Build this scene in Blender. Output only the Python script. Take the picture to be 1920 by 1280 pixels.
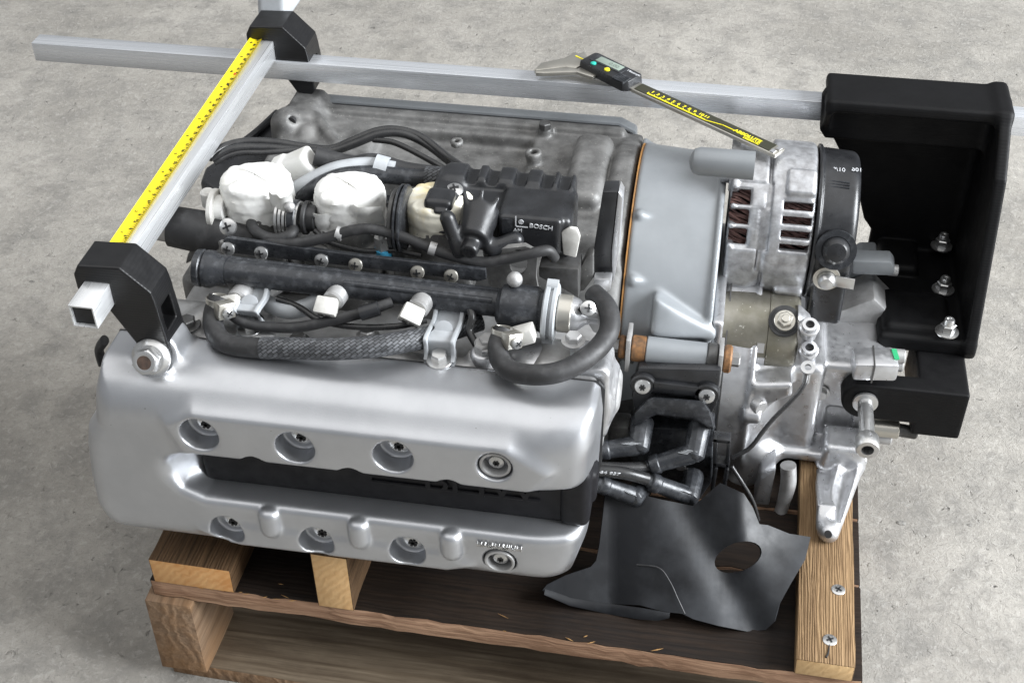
import bpy, bmesh, math, random
import numpy as np
from math import sin, cos, pi, radians, sqrt, atan2
from mathutils import Vector, Matrix, geometry

random.seed(7)
for o in list(bpy.data.objects):
    bpy.data.objects.remove(o)
scene = bpy.context.scene
col = scene.collection

# ---------------------------------------------------------------- units
# modelling unit u = 0.8 mm; z = 0 is the top of the aluminium rail, the floor lies at z = -552
S = 0.0008
ZF = -552.0
def W(p):
    return Vector((p[0]*S, p[1]*S, (p[2]-ZF)*S))

# ---------------------------------------------------------------- camera
FPX, YAW, PITCH, ROLL = 2470.0, -0.177, 0.687, -0.011
CAM = Vector((548.0, -1413.0, 766.2))
_f = Vector((sin(YAW)*cos(PITCH), cos(YAW)*cos(PITCH), -sin(PITCH)))
_r = Vector((cos(YAW), -sin(YAW), 0.0))
_u = _r.cross(_f)
_c, _s = cos(ROLL), sin(ROLL)
_r, _u = _r*_c + _u*_s, -_r*_s + _u*_c
cd = bpy.data.cameras.new('camera')
cam = bpy.data.objects.new('camera', cd)
col.objects.link(cam)
cd.sensor_width = 36.0
cd.lens = FPX/1920.0*36.0
cd.clip_start = 0.05
cd.clip_end = 200.0
cam.matrix_world = Matrix(((_r.x, _u.x, -_f.x, CAM.x*S), (_r.y, _u.y, -_f.y, CAM.y*S),
                           (_r.z, _u.z, -_f.z, (CAM.z-ZF)*S), (0, 0, 0, 1)))
scene.camera = cam

# ---------------------------------------------------------------- light: a hall with daylight from roof lights and an open door on the right
world = bpy.data.worlds.new('World')
scene.world = world
world.use_nodes = True
bg = world.node_tree.nodes['Background']
bg.inputs[0].default_value = (0.93, 0.96, 1.0, 1)
bg.inputs[1].default_value = 0.28
def area(name, loc, target, sx, sy, power, color):
    l = bpy.data.lights.new(name, 'AREA')
    l.shape = 'RECTANGLE'; l.size = sx; l.size_y = sy; l.energy = power; l.color = color
    o = bpy.data.objects.new(name, l); col.objects.link(o)
    o.location = loc
    d = Vector(target) - Vector(loc)
    o.rotation_euler = d.to_track_quat('-Z', 'Y').to_euler()
    return o
area('roof_light', (0.2, -0.4, 4.6), (0.2, -0.4, 0.0), 9.0, 6.0, 150, (1.0, 0.985, 0.96))
area('open_door', (4.4, -0.5, 2.1), (0.3, -0.2, 0.3), 2.6, 2.8, 460, (0.93, 0.965, 1.0))
vs = scene.view_settings
vs.view_transform = 'Standard'
vs.look = 'None'
vs.exposure = 0.48
vs.gamma = 1.0
vs.use_curve_mapping = False
scene.render.engine = 'CYCLES'

# ---------------------------------------------------------------- picture point -> point in the scene on a plane of known depth, height or side
def at(px, py, y=None, z=None, x=None):
    d = _f*FPX + _r*(px-960.0) - _u*(py-640.0)
    if y is not None: t = (y-CAM.y)/d.y
    elif z is not None: t = (z-CAM.z)/d.z
    else: t = (x-CAM.x)/d.x
    return CAM + d*t
def ats(pts, **k):
    return [at(p[0], p[1], **k) for p in pts]

# ---------------------------------------------------------------- materials
MATS = {}
def mat(name, c1, c2=None, metal=0.0, rough=0.5, rvar=0.12, scale=60.0, detail=5.0, lo=0.35, hi=0.65,
        bump=0.0, bscale=600.0, stretch=None, spec=0.5, speck=None, coat=0.0, bdist=0.0004, metal2=None):
    """procedural surface: c1/c2 mixed by noise, roughness varied by another noise, fine relief"""
    m = bpy.data.materials.new(name); m.use_nodes = True
    nt = m.node_tree; N = nt.nodes; L = nt.links
    b = N['Principled BSDF']
    b.inputs['Metallic'].default_value = metal
    b.inputs['Specular IOR Level'].default_value = spec
    b.inputs['Coat Weight'].default_value = coat
    tc = N.new('ShaderNodeTexCoord'); mp = N.new('ShaderNodeMapping')
    L.new(tc.outputs['Object'], mp.inputs[0])
    if stretch: mp.inputs['Scale'].default_value = stretch
    def noise(sc, det=4.0, rgh=0.6):
        n = N.new('ShaderNodeTexNoise'); n.inputs['Scale'].default_value = sc
        n.inputs['Detail'].default_value = det; n.inputs['Roughness'].default_value = rgh
        L.new(mp.outputs[0], n.inputs['Vector']); return n
    c2 = c2 or c1
    n1 = noise(scale, detail)
    mr = N.new('ShaderNodeMapRange'); mr.inputs[1].default_value = lo; mr.inputs[2].default_value = hi
    L.new(n1.outputs['Fac'], mr.inputs[0])
    mx = N.new('ShaderNodeMix'); mx.data_type = 'RGBA'
    mx.inputs['A'].default_value = (*c1, 1); mx.inputs['B'].default_value = (*c2, 1)
    L.new(mr.outputs[0], mx.inputs['Factor'])
    outc = mx.outputs['Result']
    if speck:
        sc, thr, cc = speck
        n3 = noise(sc, 2.0)
        r3 = N.new('ShaderNodeMapRange'); r3.inputs[1].default_value = thr; r3.inputs[2].default_value = thr+0.06
        L.new(n3.outputs['Fac'], r3.inputs[0])
        m3 = N.new('ShaderNodeMix'); m3.data_type = 'RGBA'; m3.inputs['B'].default_value = (*cc, 1)
        L.new(outc, m3.inputs['A']); L.new(r3.outputs[0], m3.inputs['Factor']); outc = m3.outputs['Result']
    L.new(outc, b.inputs['Base Color'])
    if metal2 is not None:
        mm = N.new('ShaderNodeMapRange'); mm.inputs[3].default_value = metal; mm.inputs[4].default_value = metal2
        L.new(mr.outputs[0], mm.inputs[0]); L.new(mm.outputs[0], b.inputs['Metallic'])
    n2 = noise(scale*1.7, 4.0)
    r2 = N.new('ShaderNodeMapRange'); r2.inputs[3].default_value = max(0.03, rough-rvar); r2.inputs[4].default_value = min(1.0, rough+rvar)
    r2.inputs[1].default_value = 0.3; r2.inputs[2].default_value = 0.7
    L.new(n2.outputs['Fac'], r2.inputs[0]); L.new(r2.outputs[0], b.inputs['Roughness'])
    if bump > 0:
        nb = noise(bscale, 3.0); bp = N.new('ShaderNodeBump')
        bp.inputs['Strength'].default_value = bump; bp.inputs['Distance'].default_value = bdist
        L.new(nb.outputs['Fac'], bp.inputs['Height']); L.new(bp.outputs[0], b.inputs['Normal'])
    MATS[name] = m
    return m

M_silver = mat('silver_magnesium_paint', (0.51, 0.52, 0.54), (0.46, 0.47, 0.49), metal=0.88, rough=0.37, rvar=0.05, scale=22, detail=9, bump=0.30, bscale=1200, bdist=0.0002, speck=(330, 0.765, (0.24, 0.235, 0.225)))
M_cast = mat('weathered_cast_aluminium', (0.215, 0.213, 0.208), (0.085, 0.084, 0.082), metal=0.4, rough=0.55, scale=48, detail=10, lo=0.36, hi=0.68, bump=0.35, bscale=800, speck=(520, 0.66, (0.33, 0.32, 0.30)))
M_castlight = mat('pale_cast_aluminium', (0.50, 0.50, 0.50), (0.33, 0.325, 0.32), metal=0.6, rough=0.48, scale=45, bump=0.3, bscale=1000, speck=(380, 0.70, (0.22, 0.215, 0.21)))
M_alt = mat('alternator_aluminium', (0.54, 0.55, 0.57), (0.33, 0.33, 0.34), metal=0.75, rough=0.42, scale=120, detail=8, bump=0.35, bscale=1300)
M_bell = mat('grey_painted_casting', (0.27, 0.285, 0.30), (0.235, 0.25, 0.262), metal=0.25, rough=0.42, rvar=0.08, scale=24, detail=9, bump=0.12, bscale=1500, speck=(160, 0.80, (0.07, 0.07, 0.07)))
M_gear = mat('bright_gearbox_casting', (0.60, 0.605, 0.62), (0.53, 0.533, 0.545), metal=0.82, rough=0.36, scale=90, detail=6, bump=0.2, bscale=1000)
M_starter = mat('tarnished_starter_steel', (0.30, 0.285, 0.25), (0.20, 0.19, 0.15), metal=0.7, rough=0.40, scale=35, bump=0.25, bscale=700, speck=(260, 0.67, (0.55, 0.54, 0.48)))
M_steel = mat('zinc_plated_steel', (0.62, 0.62, 0.62), (0.55, 0.55, 0.54), metal=0.9, rough=0.30, rvar=0.04, scale=60)
M_darksteel = mat('oily_dark_steel', (0.12, 0.12, 0.12), (0.07, 0.068, 0.065), metal=0.6, rough=0.45, scale=90, bump=0.2)
M_boltcore = mat('dull_brown_bolt_core', (0.14, 0.095, 0.075), (0.08, 0.06, 0.05), metal=0.5, rough=0.5, scale=200)
M_rust = mat('rusty_brass_bush', (0.30, 0.15, 0.06), (0.12, 0.07, 0.04), metal=0.4, rough=0.55, scale=160)
M_plastic = mat('black_moulded_plastic', (0.014, 0.0145, 0.016), (0.026, 0.027, 0.030), rough=0.33, rvar=0.10, scale=60, lo=0.4, hi=0.75, bump=0.15, bscale=1500, spec=0.5)
M_rail = mat('grey_black_rail_plastic', (0.028, 0.030, 0.034), (0.10, 0.105, 0.115), rough=0.32, scale=130, detail=8, lo=0.5, hi=0.8, bump=0.15, bscale=1200, metal=0.2)
M_rubber = mat('black_rubber_hose', (0.022, 0.022, 0.023), (0.06, 0.06, 0.062), rough=0.55, rvar=0.1, scale=80, lo=0.5, hi=0.8, bump=0.2, bscale=1500)
M_wire = mat('glossy_black_cable', (0.018, 0.018, 0.019), (0.03, 0.03, 0.03), rough=0.28, scale=60)
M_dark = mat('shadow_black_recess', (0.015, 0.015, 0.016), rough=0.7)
M_paper = mat('white_masking_tape', (0.80, 0.80, 0.785), (0.72, 0.715, 0.68), rough=0.7, scale=40, bump=0.18, bscale=160, bdist=0.0012)
M_papery = mat('yellowed_masking_tape', (0.80, 0.77, 0.66), (0.70, 0.58, 0.30), rough=0.75, scale=38, lo=0.45, hi=0.7, bump=0.18, bscale=160, bdist=0.0012)
M_white = mat('white_connector_plastic', (0.62, 0.61, 0.58), (0.48, 0.47, 0.44), rough=0.5, scale=120)
M_copper = mat('lacquered_copper_wire', (0.22, 0.12, 0.105), (0.09, 0.05, 0.045), metal=0.4, rough=0.4, scale=200)
M_shield = mat('dusty_black_rubber_sheet', (0.0045, 0.005, 0.0065), (0.038, 0.041, 0.046), spec=0.32, rough=0.5, rvar=0.15, scale=15, detail=10, lo=0.42, hi=0.78, bump=0.12, bscale=1200)
M_slot = mat('deep_black_plastic', (0.005, 0.005, 0.0065), (0.010, 0.010, 0.012), rough=0.45, scale=60, spec=0.25, bump=0.15, bscale=1500)
M_lightplastic = mat('pale_grey_plastic', (0.42, 0.44, 0.46), (0.36, 0.375, 0.39), rough=0.42, scale=60)
M_ink = mat('white_print', (0.55, 0.56, 0.58), rough=0.6)
M_inkdk = mat('black_print', (0.02, 0.02, 0.02), rough=0.6)
M_yellow = mat('yellow_tape_blade', (0.86, 0.70, 0.015), (0.80, 0.64, 0.02), rough=0.32, rvar=0.04, scale=30)
M_yellowprint = mat('yellow_print', (0.85, 0.74, 0.02), rough=0.5)
M_red = mat('red_print', (0.6, 0.06, 0.03), rough=0.5)
M_teal = mat('teal_button', (0.02, 0.42, 0.33), rough=0.4)
M_lcd = mat('grey_green_lcd', (0.24, 0.29, 0.25), rough=0.15, rvar=0.02)
M_blue = mat('blue_dab', (0.05, 0.32, 0.52), rough=0.5)
M_green = mat('green_paint_dab', (0.03, 0.36, 0.15), rough=0.5)
M_orange = mat('orange_gasket', (0.42, 0.20, 0.05), (0.25, 0.13, 0.05), rough=0.6, scale=90)
M_caliper = mat('satin_stainless', (0.55, 0.53, 0.48), (0.49, 0.47, 0.42), metal=0.85, rough=0.36, rvar=0.04, scale=40)
M_calplate = mat('olive_black_scale_plate', (0.035, 0.035, 0.022), rough=0.35, rvar=0.03)

def streaked(name, c1, c2, metal, rough, axis_scale, scale=400, rvar=0.1, bump=0.1):
    return mat(name, c1, c2, metal=metal, rough=rough, rvar=rvar, scale=scale, detail=3, stretch=axis_scale, bump=bump, bscale=scale*1.5, bdist=0.0002)
M_alux = streaked('extruded_aluminium_x', (0.74, 0.76, 0.79), (0.67, 0.69, 0.72), 0.65, 0.30, (0.015, 1, 1), 300)
M_aluy = streaked('extruded_aluminium_y', (0.72, 0.73, 0.74), (0.66, 0.67, 0.68), 0.65, 0.32, (1, 0.015, 1), 300)

def printed_black(name, rough=0.38, base=(0.0045, 0.0045, 0.005), spec=0.42):
    """3D print: fine horizontal layer lines"""
    m = mat(name, base, tuple(v*1.5 for v in base), rough=rough, rvar=0.08, scale=40, detail=8, spec=spec)
    nt = m.node_tree; N = nt.nodes; L = nt.links; b = N['Principled BSDF']
    tc = N.new('ShaderNodeTexCoord'); w = N.new('ShaderNodeTexWave')
    w.wave_type = 'BANDS'; w.bands_direction = 'Z'
    w.inputs['Scale'].default_value = 130.0; w.inputs['Distortion'].default_value = 2.2; w.inputs['Detail'].default_value = 2.0
    w.inputs['Detail Scale'].default_value = 0.6
    L.new(tc.outputs['Object'], w.inputs['Vector'])
    bp = N.new('ShaderNodeBump'); bp.inputs['Strength'].default_value = 0.14; bp.inputs['Distance'].default_value = 0.0005
    L.new(w.outputs['Fac'], bp.inputs['Height']); L.new(bp.outputs[0], b.inputs['Normal'])
    return m
M_print = printed_black('black_printed_plastic')
M_print2 = printed_black('matt_shade_black_print', 0.55, (0.0028, 0.0028, 0.0032), 0.2)  # darker copy of the print; the tray's inner shade is put into its colour

def braid_mat():
    m = mat('braided_hose_sleeve', (0.06, 0.062, 0.066), rough=0.5)
    nt = m.node_tree; N = nt.nodes; L = nt.links; b = N['Principled BSDF']
    uv = N.new('ShaderNodeUVMap'); uv.uv_map = 'UVMap'
    mp = N.new('ShaderNodeMapping'); mp.inputs['Scale'].default_value = (13, 13, 1); mp.inputs['Rotation'].default_value = (0, 0, radians(45))
    L.new(uv.outputs[0], mp.inputs[0])
    ck = N.new('ShaderNodeTexBrick'); ck.inputs['Scale'].default_value = 1.0
    ck.inputs['Color1'].default_value = (0.15, 0.155, 0.165, 1); ck.inputs['Color2'].default_value = (0.05, 0.052, 0.056, 1); ck.inputs['Mortar'].default_value = (0.012, 0.012, 0.013, 1)
    ck.inputs['Mortar Size'].default_value = 0.06; ck.inputs['Brick Width'].default_value = 1.0; ck.inputs['Row Height'].default_value = 0.5
    L.new(mp.outputs[0], ck.inputs['Vector'])
    L.new(ck.outputs['Color'], b.inputs['Base Color'])
    bp = N.new('ShaderNodeBump'); bp.inputs['Strength'].default_value = 0.8; bp.inputs['Distance'].default_value = 0.0008; bp.invert = True
    L.new(ck.outputs['Fac'], bp.inputs['Height']); L.new(bp.outputs[0], b.inputs['Normal'])
    b.inputs['Metallic'].default_value = 0.3
    return m
M_braid = braid_mat()

def wood_mat(name, c1, c2, c3, along='X', rough=0.72, rings=55.0, wear=0.5, relief=0.5):
    """grain stretched along the plank, dark streaks and blotches"""
    m = bpy.data.materials.new(name); m.use_nodes = True
    nt = m.node_tree; N = nt.nodes; L = nt.links; b = N['Principled BSDF']
    tc = N.new('ShaderNodeTexCoord'); mp = N.new('ShaderNodeMapping'); L.new(tc.outputs['Object'], mp.inputs[0])
    sc = {'X': (0.05, 1, 1), 'Y': (1, 0.05, 1), 'Z': (1, 1, 0.05)}[along]
    mp.inputs['Scale'].default_value = sc
    n = N.new('ShaderNodeTexNoise'); n.inputs['Scale'].default_value = 260; n.inputs['Detail'].default_value = 7; n.inputs['Roughness'].default_value = 0.65
    n.inputs['Distortion'].default_value = 0.4
    L.new(mp.outputs[0], n.inputs['Vector'])
    w = N.new('ShaderNodeTexWave'); w.bands_direction = 'Y' if along == 'X' else 'X'; w.inputs['Scale'].default_value = rings
    w.inputs['Distortion'].default_value = 11; w.inputs['Detail'].default_value = 4; w.inputs['Detail Scale'].default_value = 1.6
    L.new(mp.outputs[0], w.inputs['Vector'])
    n2 = N.new('ShaderNodeTexNoise'); n2.inputs['Scale'].default_value = 16; n2.inputs['Detail'].default_value = 8; n2.inputs['Roughness'].default_value = 0.7
    mp2 = N.new('ShaderNodeMapping'); L.new(tc.outputs['Object'], mp2.inputs[0]); mp2.inputs['Scale'].default_value = {'X': (0.4, 1, 1), 'Y': (1, 0.4, 1), 'Z': (1, 1, 0.4)}[along]
    L.new(mp2.outputs[0], n2.inputs['Vector'])
    a = N.new('ShaderNodeMix'); a.data_type = 'RGBA'; a.inputs['A'].default_value = (*c1, 1); a.inputs['B'].default_value = (*c2, 1)
    mr = N.new('ShaderNodeMapRange'); mr.inputs[1].default_value = 0.3; mr.inputs[2].default_value = 0.72
    L.new(n.outputs['Fac'], mr.inputs[0]); L.new(mr.outputs[0], a.inputs['Factor'])
    c = N.new('ShaderNodeMix'); c.data_type = 'RGBA'; c.blend_type = 'MULTIPLY'; c.inputs['B'].default_value = (0.45, 0.40, 0.36, 1)
    mw = N.new('ShaderNodeMapRange'); mw.inputs[1].default_value = 0.55; mw.inputs[2].default_value = 1.0; mw.inputs[4].default_value = 0.5
    L.new(w.outputs['Fac'], mw.inputs[0]); L.new(mw.outputs[0], c.inputs['Factor']); L.new(a.outputs['Result'], c.inputs['A'])
    d = N.new('ShaderNodeMix'); d.data_type = 'RGBA'; d.inputs['B'].default_value = (*c3, 1)
    mr2 = N.new('ShaderNodeMapRange'); mr2.inputs[1].default_value = 0.45; mr2.inputs[2].default_value = 0.75; mr2.inputs[4].default_value = wear
    L.new(n2.outputs['Fac'], mr2.inputs[0]); L.new(mr2.outputs[0], d.inputs['Factor']); L.new(c.outputs['Result'], d.inputs['A'])
    L.new(d.outputs['Result'], b.inputs['Base Color'])
    b.inputs['Roughness'].default_value = rough
    b.inputs['Specular IOR Level'].default_value = 0.18
    ad = N.new('ShaderNodeMath'); ad.operation = 'ADD'; L.new(n.outputs['Fac'], ad.inputs[0]); L.new(w.outputs['Fac'], ad.inputs[1])
    bp = N.new('ShaderNodeBump'); bp.inputs['Strength'].default_value = relief; bp.inputs['Distance'].default_value = 0.0012
    L.new(ad.outputs[0], bp.inputs['Height']); L.new(bp.outputs[0], b.inputs['Normal'])
    return m
M_deck = wood_mat('dark_oiled_deck_wood', (0.026, 0.0165, 0.011), (0.009, 0.0065, 0.005), (0.005, 0.0045, 0.005), 'X', rough=0.7, rings=60, wear=0.85, relief=0.22)
M_deckedge = wood_mat('reddish_deck_edge_wood', (0.50, 0.32, 0.21), (0.24, 0.135, 0.085), (0.11, 0.05, 0.026), 'X', rings=90)
M_bottom = wood_mat('grey_weathered_plank', (0.235, 0.185, 0.13), (0.12, 0.09, 0.062), (0.06, 0.043, 0.03), 'X', rings=18, wear=0.75)
M_block = wood_mat('brown_pallet_block', (0.285, 0.195, 0.125), (0.155, 0.10, 0.065), (0.34, 0.18, 0.075), 'Y', rings=24, wear=0.6)
M_timber = wood_mat('weathered_timber_top', (0.31, 0.205, 0.11), (0.14, 0.085, 0.042), (0.085, 0.052, 0.028), 'Y', rings=130)
M_timberdk = wood_mat('dark_timber_top', (0.17, 0.10, 0.052), (0.06, 0.037, 0.02), (0.04, 0.026, 0.016), 'Y', rings=80)
def endgrain(name, c1, c2, cx, cz):
    m = bpy.data.materials.new(name); m.use_nodes = True
    nt = m.node_tree; N = nt.nodes; L = nt.links; b = N['Principled BSDF']
    tc = N.new('ShaderNodeTexCoord'); mp = N.new('ShaderNodeMapping'); L.new(tc.outputs['Object'], mp.inputs[0])
    mp.inputs['Location'].default_value = (-cx*S, 0, -cz*S)
    w = N.new('ShaderNodeTexWave'); w.wave_type = 'RINGS'; w.rings_direction = 'Y'; w.inputs['Scale'].default_value = 48
    w.inputs['Distortion'].default_value = 5.5; w.inputs['Detail'].default_value = 3; w.inputs['Detail Scale'].default_value = 2.0
    L.new(mp.outputs[0], w.inputs['Vector'])
    n = N.new('ShaderNodeTexNoise'); n.inputs['Scale'].default_value = 45; n.inputs['Detail'].default_value = 6; L.new(mp.outputs[0], n.inputs['Vector'])
    a = N.new('ShaderNodeMix'); a.data_type = 'RGBA'; a.inputs['A'].default_value = (*c1, 1); a.inputs['B'].default_value = (*c2, 1)
    ma = N.new('ShaderNodeMath'); ma.operation = 'MULTIPLY_ADD'; ma.inputs[1].default_value = 0.35
    mn = N.new('ShaderNodeMapRange'); mn.inputs[1].default_value = 0.4; mn.inputs[2].default_value = 0.72; mn.inputs[4].default_value = 0.8
    L.new(n.outputs['Fac'], mn.inputs[0]); L.new(w.outputs['Fac'], ma.inputs[0]); L.new(mn.outputs[0], ma.inputs[2])
    L.new(ma.outputs[0], a.inputs['Factor']); L.new(a.outputs['Result'], b.inputs['Base Color'])
    b.inputs['Roughness'].default_value = 0.75
    bp = N.new('ShaderNodeBump'); bp.inputs['Strength'].default_value = 0.4; bp.inputs['Distance'].default_value = 0.0006
    L.new(w.outputs['Fac'], bp.inputs['Height']); L.new(bp.outputs[0], b.inputs['Normal'])
    return m
M_end1 = endgrain('fresh_cut_end_grain', (0.66, 0.38, 0.16), (0.52, 0.24, 0.075), -90, -60)
M_end2 = endgrain('fresh_cut_end_grain_b', (0.68, 0.44, 0.21), (0.55, 0.31, 0.125), 150, -60)
M_end3 = endgrain('pale_cut_end_grain', (0.62, 0.42, 0.21), (0.50, 0.31, 0.14), 700, -120)

def stain(m, p, radii, colr, sc=300.0, amt=0.9):
    """a patch of baked-on dirt with a ragged outline at one place of a surface (p in object space, metres)"""
    nt = m.node_tree; N = nt.nodes; L = nt.links; b = N['Principled BSDF']
    src = b.inputs['Base Color'].links[0].from_socket
    tc = N.new('ShaderNodeTexCoord'); mp = N.new('ShaderNodeMapping'); mp.vector_type = 'TEXTURE'
    mp.inputs['Location'].default_value = p; mp.inputs['Scale'].default_value = radii
    L.new(tc.outputs['Object'], mp.inputs[0])
    ln = N.new('ShaderNodeVectorMath'); ln.operation = 'LENGTH'; L.new(mp.outputs[0], ln.inputs[0])
    n = N.new('ShaderNodeTexNoise'); n.inputs['Scale'].default_value = sc; n.inputs['Detail'].default_value = 8; n.inputs['Roughness'].default_value = 0.75
    L.new(tc.outputs['Object'], n.inputs['Vector'])
    a = N.new('ShaderNodeMath'); a.operation = 'MULTIPLY_ADD'; a.inputs[1].default_value = -0.55; L.new(ln.outputs['Value'], a.inputs[0]); L.new(n.outputs['Fac'], a.inputs[2])
    r = N.new('ShaderNodeMapRange'); r.inputs[1].default_value = 0.08; r.inputs[2].default_value = 0.34; r.inputs[4].default_value = amt; L.new(a.outputs[0], r.inputs[0])
    x = N.new('ShaderNodeMix'); x.data_type = 'RGBA'; x.inputs['B'].default_value = (*colr, 1)
    L.new(src, x.inputs['A']); L.new(r.outputs[0], x.inputs['Factor']); L.new(x.outputs['Result'], b.inputs['Base Color'])

# ---------------------------------------------------------------- mesh building
class G:
    """collects vertices and faces in modelling units"""
    def __init__(s):
        s.v = []; s.f = []; s.mi = []; s.cur = 0; s.uv = {}
    def m(s, i): s.cur = i; return s
    def add(s, vs, fs):
        k = len(s.v); s.v += [tuple(p) for p in vs]
        for f in fs: s.f.append(tuple(i+k for i in f)); s.mi.append(s.cur)
        return s
    def box(s, lo, hi):
        x0, y0, z0 = lo; x1, y1, z1 = hi
        return s.add([(x0,y0,z0),(x1,y0,z0),(x1,y1,z0),(x0,y1,z0),(x0,y0,z1),(x1,y0,z1),(x1,y1,z1),(x0,y1,z1)],
                     [(0,3,2,1),(4,5,6,7),(0,1,5,4),(1,2,6,5),(2,3,7,6),(3,0,4,7)])
    def obox(s, c, ax, ay, az, hx, hy, hz, taper=1.0):
        c = Vector(c); ax = Vector(ax).normalized(); ay = Vector(ay).normalized(); az = Vector(az).normalized()
        P = []
        for k in (-1, 1):
            t = taper if k > 0 else 1.0
            for (i, j) in ((-1,-1),(1,-1),(1,1),(-1,1)):
                P.append(c + ax*(hx*i*t) + ay*(hy*j*t) + az*(hz*k))
        return s.add(P, [(0,3,2,1),(4,5,6,7),(0,1,5,4),(1,2,6,5),(2,3,7,6),(3,0,4,7)])
    def frame(s, d):
        d = Vector(d).normalized()
        a = Vector((0,0,1)) if abs(d.z) < 0.9 else Vector((1,0,0))
        e1 = d.cross(a).normalized(); e2 = d.cross(e1).normalized()
        return e1, e2
    def lathe(s, p, d, prof, n=28, ph=0.0):
        """prof: list of (distance along d, radius)"""
        p = Vector(p); d = Vector(d).normalized(); e1, e2 = s.frame(d)
        V = []; F = []
        for (t, r) in prof:
            for i in range(n):
                a = 2*pi*i/n + ph
                V.append(p + d*t + (e1*cos(a) + e2*sin(a))*r)
        for k in range(len(prof)-1):
            for i in range(n):
                j = (i+1) % n
                F.append((k*n+i, (k+1)*n+i, (k+1)*n+j, k*n+j))
        if prof[0][1] > 1e-6: F.append(tuple(range(n)))
        if prof[-1][1] > 1e-6: F.append(tuple((len(prof)-1)*n + i for i in reversed(range(n))))
        return s.add(V, F)
    def cyl(s, p0, p1, r, r1=None, n=28, ph=0.0, ch=0.0):
        p0 = Vector(p0); p1 = Vector(p1); L_ = (p1-p0).length; r1 = r if r1 is None else r1
        if ch > 0: pr = [(0, r-ch), (ch, r), (L_-ch, r1), (L_, r1-ch)]
        else: pr = [(0, r), (L_, r1)]
        return s.lathe(p0, p1-p0, pr, n, ph)
    def ring(s, p0, p1, r, ri, n=32):
        p0 = Vector(p0); p1 = Vector(p1); L_ = (p1-p0).length; d = (p1-p0).normalized(); e1, e2 = s.frame(d)
        V = []; F = []
        for (t, rr) in ((0, r), (L_, r), (L_, ri), (0, ri)):
            for i in range(n):
                a = 2*pi*i/n; V.append(p0 + d*t + (e1*cos(a)+e2*sin(a))*rr)
        for k in range(4):
            k2 = (k+1) % 4
            for i in range(n):
                j = (i+1) % n; F.append((k*n+i, k2*n+i, k2*n+j, k*n+j))
        return s.add(V, F)
    def hexa(s, p0, p1, r): return s.cyl(p0, p1, r, n=6)
    def ball(s, c, r, n=16, sc=(1,1,1)):
        V = []; F = []; m_ = n//2
        for i in range(m_+1):
            th = pi*i/m_
            for j in range(n):
                a = 2*pi*j/n; V.append((c[0]+r*sc[0]*sin(th)*cos(a), c[1]+r*sc[1]*sin(th)*sin(a), c[2]+r*sc[2]*cos(th)))
        for i in range(m_):
            for j in range(n):
                k = (j+1) % n; F.append((i*n+j, (i+1)*n+j, (i+1)*n+k, i*n+k))
        return s.add(V, F)
    def prism(s, poly, axis, a, b):
        """poly: 2D points in the plane normal to axis ('x': (y,z), 'y': (x,z), 'z': (x,y))"""
        n = len(poly)
        def P(p, t):
            return {'x': (t, p[0], p[1]), 'y': (p[0], t, p[1]), 'z': (p[0], p[1], t)}[axis]
        V = [P(p, a) for p in poly] + [P(p, b) for p in poly]
        F = [tuple(range(n)), tuple(n + i for i in reversed(range(n)))]
        for i in range(n):
            j = (i+1) % n; F.append((i, i+n, j+n, j))
        return s.add(V, F)
    def loft(s, A, B):
        """solid between two 3D outlines with as many points"""
        n = len(A); V = list(A)+list(B)
        F = [tuple(range(n)), tuple(n+i for i in reversed(range(n)))] + [(i, i+n, (i+1) % n+n, (i+1) % n) for i in range(n)]
        return s.add(V, F)
    def tube(s, pts, r, n=14, sub=8, cap=True, flat=None, uvlen=None):
        """smooth pipe through pts; r number or list; flat=(dir, factor) squashes it"""
        P = [Vector(p) for p in pts]; R = r if isinstance(r, (list, tuple)) else [r]*len(P)
        Q = []; RR = []
        for i in range(len(P)-1):
            p0 = P[i-1] if i > 0 else P[i]*2-P[i+1]
            p3 = P[i+2] if i+2 < len(P) else P[i+1]*2-P[i]
            for k in range(sub):
                t = k/sub; t2 = t*t; t3 = t2*t
                Q.append(0.5*((2*P[i]) + (P[i+1]-p0)*t + (2*p0-5*P[i]+4*P[i+1]-p3)*t2 + (3*P[i]-3*P[i+1]+p3-p0)*t3))
                RR.append(R[i]*(1-t)+R[i+1]*t)
        Q.append(P[-1]); RR.append(R[-1])
        T = []
        for i in range(len(Q)):
            a = Q[max(i-1, 0)]; b = Q[min(i+1, len(Q)-1)]; T.append((b-a).normalized())
        e1, _ = s.frame(T[0]); V = []; F = []; base = len(s.v); acc = 0.0; uvs = []
        for i, q in enumerate(Q):
            if i: acc += (q-Q[i-1]).length
            e1 = (e1 - T[i]*e1.dot(T[i])).normalized(); e2 = T[i].cross(e1)
            for j in range(n):
                a = 2*pi*j/n; o = (e1*cos(a)+e2*sin(a))*RR[i]
                if flat: fd = Vector(flat[0]); o -= fd*(o.dot(fd)*(1-flat[1]))
                V.append(q+o)
        m_ = len(Q)
        ln = [0.0]
        for i in range(1, m_): ln.append(ln[-1]+(Q[i]-Q[i-1]).length)
        for i in range(m_-1):
            for j in range(n):
                k = (j+1) % n
                s.uv[len(s.f)+len(F)] = ((j/n, ln[i]/100), (j/n, ln[i+1]/100), ((j+1)/n, ln[i+1]/100), ((j+1)/n, ln[i]/100))
                F.append((i*n+j, (i+1)*n+j, (i+1)*n+k, i*n+k))
        if cap:
            F.append(tuple(range(n))); F.append(tuple((m_-1)*n+j for j in reversed(range(n))))
        return s.add(V, F)

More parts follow.
